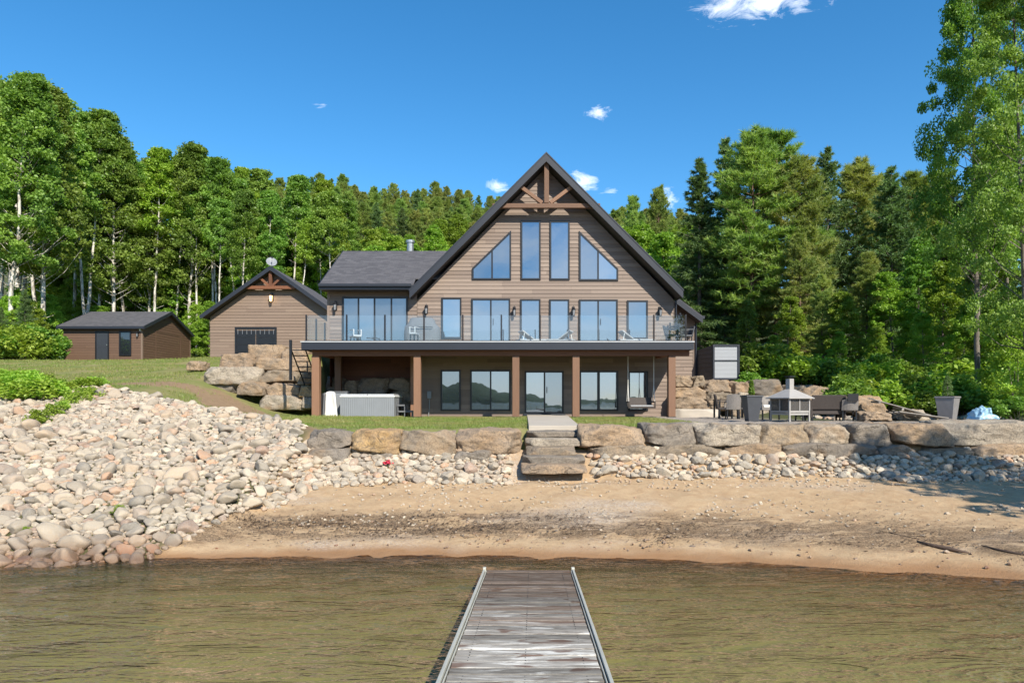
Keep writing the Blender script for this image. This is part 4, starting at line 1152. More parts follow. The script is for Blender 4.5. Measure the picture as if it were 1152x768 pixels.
# corner trims
mb = MB()
for bx_ in ((XC+hw-.005,XC+hw+.035,YW-.035,YW+.06,1.66,6.85),(XC-hw-.03,XC-hw+.05,YW-.032,YW-.0,1.66,4.4),(XL-.03,XL+.08,YW-.02,YW+.10,ZD,7.3),(XR-.06,XR+.03,YR-.035,YR+.05,3.45,6.2)):
    mb = MB(); mb.box(*bx_); mb.build('corner_trim', M['siding'], house)
mb = MB(); mb.box(XC+hw,XR+.02,YR-.01,YR+.3,2.9,3.45); mb.build('foundation', M['concrete'], house)
# main roof
zA = 13.24; run = 5.98; th = .34
mb = MB()
for s in (-1, 1):
    a = (XC, YF, zA); b = (XC, 43, zA); c = (XC+s*run, 43, zA-run); d = (XC+s*run, YF, zA-run)
    mb.slab(*((a, d, c, b) if s > 0 else (a, b, c, d)), .06)
roof = mb.build('roof', M['shingles'], house)
mb = MB()
for s in (-1, 1):
    e = .02
    a = (XC, YF-.03, zA-.062); b = (XC, YF, zA-.062); c = (XC+s*(run+e), YF, zA-.062-run-e); d = (XC+s*(run+e), YF-.03, zA-.062-run-e)
    mb.slab(*((a, d, c, b) if s > 0 else (a, b, c, d)), th)
    mb.slab(*([(XC+s*run,YF,zA-run-.062),(XC+s*(run+.03),YF,zA-run-.092),(XC+s*(run+.03),43,zA-run-.092),(XC+s*run,43,zA-run-.062)] if s>0 else [(XC+s*run,YF,zA-run-.062),(XC+s*run,43,zA-run-.062),(XC+s*(run+.03),43,zA-run-.092),(XC+s*(run+.03),YF,zA-run-.092)]), .25)
    # drip edge
    mb.slab(*((( XC,YF-.05,zA+.012),(XC+s*(run+.05),YF-.05,zA-run-.04),(XC+s*(run+.05),YF-.031,zA-run-.04),(XC,YF-.031,zA+.012)) if s>0 else ((XC,YF-.05,zA+.012),(XC,YF-.031,zA+.012),(XC+s*(run+.05),YF-.031,zA-run-.04),(XC+s*(run+.05),YF-.05,zA-run-.04))), .07)
mb.build('fascia', M['fascia_metal'], roof)
mb = MB()
for s in (-1, 1):
    a = (XC, YF+.001, zA-.30); b = (XC, YW+.3, zA-.30); c = (XC+s*(run-.02), YW+.3, zA-.30-run+.02); d = (XC+s*(run-.02), YF+.001, zA-.30-run+.02)
    mb.slab(*((a, d, c, b) if s > 0 else (a, b, c, d)), .03)
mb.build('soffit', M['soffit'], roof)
# wing roof, ridge parallel to the lake
ze, zr_ = 7.50, 9.88; ye, yr = 30.05, 34.3; xl = -8.47
mb = MB()
zm_ = ze+(zr_-ze)*(30.72-ye)/(yr-ye)
mb.slab((xl,ye,ze),(-4.33,ye,ze),(-4.33,30.72,zm_),(xl,30.72,zm_), .06)
mb.slab((xl,30.72,zm_),(XC-3.2,30.72,zm_),(XC-3.2,yr,zr_),(xl,yr,zr_), .06)
mb.slab((xl,yr,zr_),(XC-3.2,yr,zr_),(XC-3.2,yr+4.25,ze),(xl,yr+4.25,ze), .06)
wr = mb.build('roof', M['shingles'], house)
mb = MB(); mb.box(xl-.02,XC-run+.1,ye-.05,ye+.05,ze-.26,ze-.062)
mb.box(xl-.02,XC-run+.05,ye-.17,ye-.052,ze-.13,ze-.02)
for y0, z0, y1, z1 in ((ye,ze,yr,zr_),(yr,zr_,yr+4.25,ze)):
    mb.hexa([(xl-.03,y0,z0-.27),(xl-.002,y0,z0-.27),(xl-.002,y1,z1-.27),(xl-.03,y1,z1-.27)],[(xl-.03,y0,z0+.01),(xl-.002,y0,z0+.01),(xl-.002,y1,z1+.01),(xl-.03,y1,z1+.01)])
mb.build('fascia', M['fascia_metal'], wr)
mb = MB(); mb.box(xl,XC-run+.1,ye+.051,YW+.02,ze-.25,ze-.22); mb.build('soffit', M['soffit'], wr)
mb = MB(); c = P(461.5, 281, 34.8); mb.lathe((c.x,34.8,9.4),[(.17,0),(.17,1.0),(.22,1.0),(.22,1.12),(.15,1.14)],14); mb.build('chimney_pipe', M['galvanised'], wr)
# rear right roof
ex = PX(788,32.0); ez = 6.30
mb = MB(); mb.slab((6.0,31.7,8.42),(ex,31.7,ez),(ex,41,ez),(6.0,41,8.42), .06); rr_ = mb.build('roof', M['shingles'], house)
mb = MB(); mb.slab((6.0,31.67,8.36),(ex+.02,31.67,ez-.06),(ex+.02,31.70,ez-.06),(6.0,31.70,8.36), .28); mb.slab((ex,31.7,ez-.0),(ex+.12,31.7,ez-.0),(ex+.12,41,ez-.0),(ex,41,ez-.0), .14)
mb.build('fascia', M['fascia_metal'], rr_)
mb = MB(); mb.slab((6.0,31.7,8.16),(ex-.02,31.7,ez-.24),(ex-.02,YR+.2,ez-.24),(6.0,YR+.2,8.16), .03); mb.build('soffit', M['soffit'], rr_)
mb = MB(); mb.tube([(XC+hw+.09,YW-.10,4.8),(XC+hw+.09,YW-.10,6.85)],.035,8); mb.build('downpipe', M['fascia_metal'], house)
mb = MB(); mb.tube([(XR+.06,YR-.08,3.2),(XR+.06,YR-.08,6.0)],.045,8); mb.build('downpipe', M['fascia_metal'], house)

# gable truss in the overhang
YT = 30.2
def T_(px, py): return (PX(px, YT), YT, PZ(py, YT))
tr = empty('gable_truss', (0,0,0)); tr.parent = house
def beam(a, b, w, h, mat='truss_wood', nm='beam', par=None, bv=.012):
    m_ = MB(); m_.bar(a, b, w, h, (0,1,0)); return m_.build(nm, M[mat], par, False, bv)
def thing_child(o): pass
bpy.data.objects.remove(tr)
mt = MB(); mt.bar(T_(554,232), T_(675,232), .20, .20, (0,1,0))
tie = mt.build('tie_beam', M['truss_wood'], house, False, .012)
for nm, a, b, w in (('king_post', T_(614.8,177), T_(614.8,229), .21), ('brace', T_(580,206), T_(610,228.5), .16), ('brace', T_(649,206), T_(619,228.5), .16)):
    mt = MB(); mt.bar(a, b, w, w, (0,1,0)); mt.build(nm, M['truss_wood'], house, False, .012)

# windows of the gable
Y = YW
opening(house, [(PX(531,Y),PZ(315,Y)),(PX(575,Y),PZ(315,Y)),(PX(575,Y),PZ(259.5,Y)),(PX(531,Y),PZ(302,Y))], Y, [PX(553.6,Y)])
opening(house, rect(585.8,608.2,248.3,315,Y), Y)
opening(house, rect(618.3,640.8,248.6,315.2,Y), Y)
opening(house, [(PX(651.3,Y),PZ(316,Y)),(PX(695.3,Y),PZ(316,Y)),(PX(695.3,Y),PZ(302.5,Y)),(PX(651.3,Y),PZ(260,Y))], Y, [PX(672.7,Y)])
dz = PZ(391, Y)-.0
def door_(px0, px1, py0, bottom, mulls, name='sliding_door', **k):
    x0, x1 = PX(px0,Y), PX(px1,Y); return opening(house, [(x0,bottom),(x1,bottom),(x1,PZ(py0,Y)),(x0,PZ(py0,Y))], Y, mulls, name, **k)
opening(house, rect(496.6,519.2,335,381,Y), Y)
d1 = door_(530.2,574,336,ZD+.01,[PX(552.2,Y)])
opening(house, rect(585.2,608,336.5,387.5,Y), Y)
opening(house, rect(617.8,640.4,336.8,387.5,Y), Y)
d2 = door_(651.2,694.8,337,ZD+.01,[PX(672.8,Y)])
opening(house, rect(705.2,728.6,338,381.5,Y), Y)
opening(house, rect(495.8,518.4,416,462,Y), Y)
opening(house, rect(529,574.4,416,462,Y), Y, [PX(552,Y)])
d3 = door_(590.3,634,417.2,1.78,[PX(612.5,Y)])
opening(house, rect(651.8,695.3,417,462,Y), Y, [PX(673.2,Y)], mullw=.12)
opening(house, rect(706.6,728.8,417.5,462,Y), Y)
d4 = door_(385.2,458.8,334,ZD+.01,[PX(403.5,Y),PX(421.5,Y),PX(440.5,Y)])
for d, px in ((d1,554.5),(d2,675),(d3,614.8)):
    mb = MB(); z = (ZD if d is not d3 else 1.7)+1.0; x = PX(px,Y); mb.box(x,x+.03,Y-.115,Y-.072,z,z+.28); mb.build('handle', M['dark_metal'], d, False, .006)
mb = MB(); mb.box(PX(590,Y)-.05,PX(634,Y)+.05,Y-.35,Y-.01,1.66,1.775); mb.build('door_sill', M['fascia_metal'], house, False, .01)
# wall lanterns
def lantern(parent, x, y, z, s=1.0, lit=False, name='wall_lantern'):
    m_ = MB(); m_.box(x-.06*s,x+.06*s,y-.03,y,z-.02*s,z+.34*s); m_.tube([(x,y-.03,z+.28*s),(x,y-.14*s,z+.36*s),(x,y-.16*s,z+.26*s)],.012*s,6)
    m_.lathe((x,y-.16*s,z+.20*s),[(.10*s,0),(.02*s,.10*s)],8); m_.lathe((x,y-.16*s,z-.08*s),[(.05*s,0),(.06*s,.03*s)],8)
    for k in range(4):
        a = math.pi/4+k*math.pi/2; m_.bar((x+math.cos(a)*.05*s,y-.16*s+math.sin(a)*.05*s,z-.06*s),(x+math.cos(a)*.09*s,y-.16*s+math.sin(a)*.09*s,z+.20*s),.012*s,.012*s)
    o = m_.build(name, M['dark_metal'], parent)
    g_ = MB(); g_.lathe((x,y-.16*s,z-.045*s),[(.045*s,0),(.065*s,.24*s)],8); g_.build('lamp_glass', M['lamp_glow' if lit else 'grey_plastic'], o)
    return o
for px, py in ((378,348),(480,352),(578.6,354),(645,354),(742,354)): lantern(house, PX(px,Y), Y-.02, PZ(py,Y), 1.05)
# electric box with conduit
mb = MB(); x = PX(483.3,Y); mb.box(x-.09,x+.09,Y-.16,Y-.02,PZ(448,Y),PZ(440,Y)); mb.build('meter_box', M['grey_plastic'], house, False, .01)
mb = MB(); mb.tube([(x,Y-.08,PZ(448,Y)),(x,Y-.08,2.1),(x-.04,Y-.1,1.66)],.022,8); mb.build('conduit', M['grey_plastic'], house)

# deck ------------------------------------------------------------------
YD = 27.7; X0 = PX(340,YD)-.03; X1 = PX(780.5,YD)
mb = MB(); yy = YD+.0
y = YD
while y < YW-.05:
    mb.box(X0+.02, X1-.02, y+.003, min(y+.14, YW-.03), ZD-.035, ZD-.001*random.random()); y += .146
deck = mb.build('deck', M['plank_pale'], house)
mb = MB(); mb.box(X0-.02,X1+.02,YD-.05,YD-.002,ZD-.03,ZD+.012); mb.box(X0-.05,X0-.002,YD-.002,YW,ZD-.03,ZD+.012); mb.box(X1+.002,X1+.04,YD-.002,YW,ZD-.03,ZD+.012); mb.build('edge_trim', M['light_trim'], deck)
mb = MB(); mb.box(X0,X1,YD-.03,YD+.03,ZD-.33,ZD-.036); mb.box(X0,X0+.05,YD+.031,YW,ZD-.33,ZD-.036); mb.box(X1-.05,X1,YD+.031,YW,ZD-.33,ZD-.036); mb.build('fascia', M['fascia_metal'], deck)
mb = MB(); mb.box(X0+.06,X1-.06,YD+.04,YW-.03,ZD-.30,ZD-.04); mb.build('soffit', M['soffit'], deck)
mb = MB(); xb0, xb1 = PX(352,28.1), PX(775,28.1); mb.box(xb0,xb1,28.0,28.24,ZD-.56,ZD-.302); mb.box(xb0+.02,xb0+.22,28.242,YW-.05,ZD-.50,ZD-.302); mb.box(PX(755,28.1)-.1,PX(755,28.1)+.12,28.242,YW-.05,ZD-.50,ZD-.302)
mb.build('beam', M['cedar_beam'], deck, False, .01)
YP = 28.0
for px in (355.5,469.5,580.3,647.8,755.5):
    mb = MB(); x = PX(px, YP+.1); w = .145 if px > 360 else .155
    mb.box(x-w,x+w,YP,YP+2*w,1.62,ZD-.562); p_ = mb.build('post', M['cedar_post'], deck, False, .012)
    mb = MB(); mb.box(x-w-.02,x+w+.02,YP-.02,YP+2*w+.02,1.60,1.70); mb.build('post_foot', M['dark_metal'], p_)
mb = MB(); x = PX(380.5,31.0); mb.box(x-.14,x+.14,30.9,31.18,1.7,ZD-.31); mb.build('post', M['cedar_post'], deck, False, .012)
mb = MB(); x = PX(465,30.4); mb.box(x-.10,x+.10,30.2,30.4,1.66,ZD-.31); mb.build('post', M['cedar_post'], deck, False, .012)
# cedar boarded wall over the boulders under the wing
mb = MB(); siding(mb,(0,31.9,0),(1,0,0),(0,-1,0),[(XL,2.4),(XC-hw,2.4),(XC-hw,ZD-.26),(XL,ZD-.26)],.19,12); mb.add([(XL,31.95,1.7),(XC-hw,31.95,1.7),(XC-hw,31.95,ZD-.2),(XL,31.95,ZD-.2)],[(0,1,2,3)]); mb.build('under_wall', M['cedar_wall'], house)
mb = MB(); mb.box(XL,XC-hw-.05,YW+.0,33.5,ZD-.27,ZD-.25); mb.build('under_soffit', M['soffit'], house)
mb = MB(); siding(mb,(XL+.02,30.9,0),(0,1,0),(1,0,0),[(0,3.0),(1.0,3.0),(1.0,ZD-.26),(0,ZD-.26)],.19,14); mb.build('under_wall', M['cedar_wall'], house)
# railing
rail = MB(); rail.box(X0+.1,X1-.1,YD+.05,YD+.12,ZD-.002,ZD+.05); rail = rail.build('railing', M['dark_metal'], house)
rp = [344.5,390,433,477,520.6,564,607.6,651,694.3,735.6,771.5]
for px in rp:
    mb = MB(); x = PX(px, YD+.08); mb.box(x-.028,x+.028,YD+.055,YD+.115,ZD,ZD+1.10); mb.build('rail_post', M['dark_metal'], rail, False, .004)
for a, b in zip(rp, rp[1:]):
    mb = MB(); xa, xb = PX(a,YD+.08)+.05, PX(b,YD+.08)-.05; mb.box(xa,xb,YD+.08,YD+.092,ZD+.07,ZD+1.07); mb.build('glass_panel', M['railing_glass'], rail)
for side, xs_, ys_ in ((0, PX(344.5,YD+.08), (29.2,30.55)), (1, PX(771.5,YD+.08), (29.2,30.55))):
    yv = [YD+.12]+list(ys_)
    for yb2 in ys_: mb = MB(); mb.box(xs_-.03,xs_+.03,yb2-.03,yb2+.03,ZD,ZD+1.1); mb.build('rail_post', M['dark_metal'], rail, False, .004)
    for a, b in zip(yv, yv[1:]): mb = MB(); mb.box(xs_-.006,xs_+.006,a+.05,b-.05,ZD+.07,ZD+1.07); mb.build('glass_panel', M['railing_glass'], rail)
# stairs at the left end of the deck
st2 = empty('metal_stairs', (-9.1,29,2.6), 'dark open metal stairs dropping from the left end of the deck onto the boulders', 'stairs')
for k in range(8):
    z = ZD-.05-.22*(k+1); x = X0-.18-.0*k; y_ = 28.4+.28*k
    mb = MB(); mb.box(X0-.62,X0-.08,y_,y_+.27,z-.03,z); mb.build('tread', M['fascia_metal'], st2)
for xx in (X0-.64, X0-.05): 
    mb = MB(); mb.bar((xx,28.35,ZD-.25),(xx,30.6,ZD-1.95),.03,.07); mb.build('stringer', M['dark_metal'], st2)
for i, (x_, y_, z_, h_) in enumerate(((PX(327,28.3),28.3,PZ(418,28.3),1.32),)):
    mb = MB(); mb.box(x_-.05,x_+.05,y_-.05,y_+.05,z_-.35,z_+h_); mb.box(x_+.05,X0-.6,y_-.02,y_+.02,z_-.3,z_-.24); mb.build('newel_post', M['dark_metal'], st2, False, .006)

# garage ----------------------------------------------------------------
YG = 44.0; gz = 5.05
gar = empty('garage', (-16,YG,5.2), 'brown lap sided garage with timber gable truss standing uphill left of the house', 'garage')
gx0, gx1 = PX(236.5,YG), -11.9; gc = PX(304.5,YG-.5)
zea = PZ(350,YG)
slope_g = .70
mb = MB(); hwg = gc-gx0; gx1 = gc+hwg; zap = PZ(302,YG)-.25; zea = zap-hwg*slope_g
siding(mb,(0,YG,0),(1,0,0),(0,-1,0),[(gx0,gz),(gx1,gz),(gx1,zea),(gc,zap),(gx0,zea)],.19,21)
mb.add([(gx0,YG+.01,gz-.5),(gx1,YG+.01,gz-.5),(gx1,YG+.01,zea),(gc,YG+.01,zap),(gx0,YG+.01,zea)],[(0,1,2,3,4)])
siding(mb,(gx1,YG,0),(0,1,0),(1,0,0),[(0,gz),(9,gz),(9,zea),(0,zea)],.19,22)
siding(mb,(gx0,YG,0),(0,1,0),(-1,0,0),[(0,gz),(9,gz),(9,zea),(0,zea)],.19,23)
mb.build('wall', M['siding_garage'], gar)
def gable_roof(parent, xc, halfrun, z0, slope, ya, yb, th=.06, fh=.28):
    mb = MB(); dz_ = halfrun*slope
    for s in (-1,1):
        a = (xc,ya,z0); b = (xc,yb,z0); c = (xc+s*halfrun,yb,z0-dz_); d = (xc+s*halfrun,ya,z0-dz_)
        mb.slab(*((a,d,c,b) if s > 0 else (a,b,c,d)), th)
    rf = mb.build('roof', M['shingles'], parent); mb = MB(); e = .02
    for s in (-1,1):
        for y0, y1 in ((ya-.03,ya-.001),(yb+.001,yb+.03)):
            a = (xc,y0,z0-.002); b = (xc,y1,z0-.002); c = (xc+s*(halfrun+e),y1,z0-.002-dz_-e*slope); d = (xc+s*(halfrun+e),y0,z0-.002-dz_-e*slope)
            mb.slab(*((a,d,c,b) if s > 0 else (a,b,c,d)), fh)
        xe = xc+s*(halfrun+.004); x2 = xe+s*.10
        mb.box(min(xe,x2),max(xe,x2),ya,yb,z0-dz_-.2,z0-dz_-.03)
    mb.build('fascia', M['fascia_metal'], rf); mb = MB()
    for s in (-1,1):
        a = (xc,ya,z0-.2); b = (xc,ya+.9,z0-.2); c = (xc+s*halfrun*.99,ya+.9,z0-.2-dz_*.99); d = (xc+s*halfrun*.99,ya,z0-.2-dz_*.99)
        mb.slab(*((a,d,c,b) if s > 0 else (a,b,c,d)), .03)
    mb.build('soffit', M['soffit'], rf); return rf
gable_roof(gar, gc, hwg+.32, zap+.30, slope_g, YG-.6, YG+9.3)
YTg = YG-.35
for nm, a, b, w in (('tie_beam',(277.5,323.5),(332,323.5),.2),('king_post',(304.6,304),(304.6,322),.2),('brace',(292,312),(302.5,321.5),.15),('brace',(317,312),(306.5,321.5),.15)):
    mb = MB(); mb.bar((PX(a[0],YTg),YTg,PZ(a[1],YTg)),(PX(b[0],YTg),YTg,PZ(b[1],YTg)),w,w,(0,1,0)); mb.build(nm, M['cedar_beam'], gar, False, .01)
x0, x1, z1 = PX(264.5,YG), PX(311.5,YG), PZ(368,YG)
mb = MB(); ring(mb,[(x0,gz),(x1,gz),(x1,z1),(x0,z1)],[(x0+.12,gz+.02),(x1-.12,gz+.02),(x1-.12,z1-.12),(x0+.12,z1-.12)],YG-.06,YG-.022); gd = mb.build('garage_door', M['dark_metal'], gar)
mb = MB(); ys = YG-.03
for k in range(4): mb.box(x0+.13,(x0+x1)/2-.02,ys-.01,ys+.006,gz+.03+k*.46,gz+.03+k*.46+.44); mb.box((x0+x1)/2+.02,x1-.13,ys-.01,ys+.006,gz+.03+k*.46,gz+.03+k*.46+.44)
mb.build('door_panel', M['dark_metal'], gd)
mb = MB()
for k in range(9): xx = x0+.2+k*(x1-x0-.4)/8; mb.box(xx-.012,xx+.012,ys-.02,ys-.011,z1-.45,z1-.15)
mb.build('door_window', M['curtain'], gd)
lantern(gar, PX(306.3,YG), YG-.02, PZ(338.5,YG), 1.5, True)
# satellite dish
dish = empty('satellite_dish', (gc,YG-.2,zap+.3), 'small grey satellite dish on the garage roof peak', 'satellite dish')
c = Vector((PX(305.5,YG-.3),YG-.3,PZ(294.5,YG-.3))); n_ = Vector((.35,-.75,.55)).normalized()
mb = MB(); b0 = len(mb.v); a_ = n_.cross(Vector((0,0,1))).normalized(); b_ = n_.cross(a_)
rings = [(0,-.06),(.12,-.05),(.24,-.015),(.33,.03)]
pts = []; fs = []
pts.append(c+n_*rings[0][1])
for rr, dpt in rings[1:]:
    for k in range(18): t_ = k/18*6.2832; pts.append(c+a_*math.cos(t_)*rr+b_*math.sin(t_)*rr*1.1+n_*dpt)
for k in range(18): fs.append((0,1+k,1+(k+1)%18))
for q in range(2):
    for k in range(18): fs.append((1+q*18+k,1+(q+1)*18+k,1+(q+1)*18+(k+1)%18,1+q*18+(k+1)%18))
mb.add(pts,fs); o = mb.build('reflector', M['grey_plastic'], dish, True); sd = o.modifiers.new('thick','SOLIDIFY'); sd.thickness = .015
mb = MB(); mb.tube([(gc,YG-.2,zap+.2),(gc,YG-.2,c.z-.1),c-n_*.05],.03,8); mb.build('mast', M['galvanised'], dish)
mb = MB(); mb.tube([c-b_*-.3, c+n_*.38],.012,6); mb.tube([c+n_*.34,c+n_*.46],.04,8); mb.build('receiver_arm', M['dark_metal'], dish)

# shed ------------------------------------------------------------------
YS_ = 51.0; sx1 = PX(160,YS_); sx0 = PX(71.5,YS_); sd_ = 7.6; sz = 5.0; se = PZ(365,YS_-.3)-.1; sr = PZ(350.5,YS_+3.8)-.12
shed = empty('garden_shed', ((sx0+sx1)/2,YS_,5.6), 'small brown shed with low grey roof, dark door and tall window at the left', 'shed')
mb = MB()
siding(mb,(0,YS_,0),(1,0,0),(0,-1,0),[(sx0,sz),(sx1,sz),(sx1,se),(sx0,se)],.19,31)
siding(mb,(sx1,YS_,0),(0,1,0),(1,0,0),[(0,sz),(sd_,sz),(sd_,se),(sd_/2,sr),(0,se)],.19,32)
siding(mb,(sx0,YS_,0),(0,1,0),(-1,0,0),[(0,sz),(sd_,sz),(sd_,se),(sd_/2,sr),(0,se)],.19,33)
mb.build('wall', M['siding_shed'], shed)
mb = MB(); mb.box(sx1-.08,sx1+.04,YS_-.04,YS_-.021,sz,se); mb.box(sx1+.021,sx1+.04,YS_-.021,YS_+.08,sz,se); mb.build('corner_trim', M['siding_garage'], shed)
mb = MB(); mb.box(sx1+.021,sx1+.04,YS_+sd_-.1,YS_+sd_,sz,se); mb.build('corner_trim', M['siding_garage'], shed)
mb = MB(); yo = .35; ov = .3; k_ = (sr-se)/(sd_/2); zf = se+.12-yo*k_; zt = sr+.12
mb.slab((sx0-ov,YS_-yo,zf),(sx1+ov,YS_-yo,zf),(sx1+ov,YS_+sd_/2,zt),(sx0-ov,YS_+sd_/2,zt),.05)
mb.slab((sx0-ov,YS_+sd_/2,zt),(sx1+ov,YS_+sd_/2,zt),(sx1+ov,YS_+sd_+yo,zf),(sx0-ov,YS_+sd_+yo,zf),.05)
rf = mb.build('roof', M['shingles'], shed)
mb = MB(); mb.box(sx0-ov,sx1+ov,YS_-yo-.04,YS_-yo-.001,zf-.2,zf-.01)
for xx in (sx1+ov+.001, sx0-ov-.04):
    for (ya,za,yb3,zb3) in ((YS_-yo,zf,YS_+sd_/2,zt),(YS_+sd_/2,zt,YS_+sd_+yo,zf)):
        mb.hexa([(xx,ya,za-.24),(xx+.04,ya,za-.24),(xx+.04,yb3,zb3-.24),(xx,yb3,zb3-.24)],[(xx,ya,za+.01),(xx+.04,ya,za+.01),(xx+.04,yb3,zb3+.01),(xx,yb3,zb3+.01)])
mb.build('fascia', M['fascia_metal'], rf)
x0, x1, z1 = PX(107.5,YS_), PX(123,YS_), PZ(372.5,YS_)
mb = MB(); ring(mb,[(x0,sz),(x1,sz),(x1,z1),(x0,z1)],[(x0+.09,sz),(x1-.09,sz),(x1-.09,z1-.09),(x0+.09,z1-.09)],YS_-.07,YS_-.022); dr = mb.build('door', M['dark_metal'], shed)
mb = MB(); mb.box(x0+.092,x1-.092,YS_-.04,YS_-.022,sz,z1-.092)
for zz in (sz+.5, sz+1.35):
    for xx in (x0+.2,(x0+x1)/2+.04): mb.box(xx,xx+.25,YS_-.052,YS_-.041,zz,zz+.6)
mb.build('door_leaf', M['battered_door'], dr); mb = MB(); mb.box(x1-.17,x1-.13,YS_-.09,YS_-.05,6.5,6.6); mb.build('handle', M['galvanised'], dr)
x0, x1, z0, z1 = PX(134.5,YS_), PX(148,YS_), PZ(400,YS_), PZ(372.5,YS_)
opening(shed,[(x0,z0),(x1,z0),(x1,z1),(x0,z1)],YS_-.02,glass='dark_glass',fw=.1)
mb = MB()
for a,b,c_,d in ((1.9,5.9,7.75,7.83),(1.9,1.98,sz,7.75),(5.82,5.9,sz,7.75)): mb.box(sx1+.021,sx1+.035,YS_+a,YS_+b,c_,d)
mb.build('panel_door', M['siding_shed'], shed)
mb = MB(); mb.box(sx1-.15,sx1-.05,YS_-.16,YS_-.04,se-.35,se-.2); mb.build('flood_lamp', M['white_plastic'], shed)
lantern(shed, PX(155.5,YS_), YS_-.02, PZ(378,YS_), .9)

# sliding panel cabin on the right ----------------------------------------
YC = 31.3
cab = empty('panel_cabin', (PX(805,YC),YC,3.2), 'dark boxy cabin with pale grey two pane panel on the boulders right of house', 'cabin')
cx0, cx1 = PX(801.5,YC), PX(831.5,YC); cz0, cz1 = PZ(427,YC), PZ(387.5,YC); xb_ = PX(783,YC+2.6)
mb = MB(); ring(mb,[(cx0,cz0),(cx1,cz0),(cx1,cz1),(cx0,cz1)],[(cx0+.08,cz0+.08),(cx1-.08,cz0+.08),(cx1-.08,cz1-.08),(cx0+.08,cz1-.08)],YC-.08,YC+.02)
zm = PZ(405.5,YC); mb.box(cx0+.081,cx1-.081,YC-.07,YC,zm-.025,zm+.025); mb.build('frame', M['fascia_metal'], cab)
for a, b in ((cz0+.081,zm-.026),(zm+.026,cz1-.081)):
    mb = MB(); mb.box(cx0+.081,cx1-.081,YC-.03,YC-.012,a,b)
    nsl = 4
    for k in range(1,nsl): zz = a+(b-a)*k/nsl; mb.box(cx0+.081,cx1-.081,YC-.036,YC-.031,zz-.006,zz+.006)
    mb.build('panel', M['frosted_panel'], cab)
mb = MB()
siding(mb,(cx0,YC,0),(-.35,1,0) ,(-1,-.35,0),[(0,cz0),(2.4,cz0),(2.4,cz1-.35),(0,cz1-.05)],.2,41); mb.build('side_wall', M['planter'], cab)
mb = MB(); mb.slab((cx0,YC,cz1-.02),(cx1,YC,cz1-.02),(cx1,YC+2.4,cz1-.35),(cx0-.84,YC+2.4,cz1-.35),.06); mb.box(cx1-.05,cx1,YC+.02,YC+2.4,cz0,cz1-.36); mb.box(cx0-.84,cx1,YC+2.4,YC+2.45,cz0,cz1-.36); mb.build('roof', M['fascia_metal'], cab)
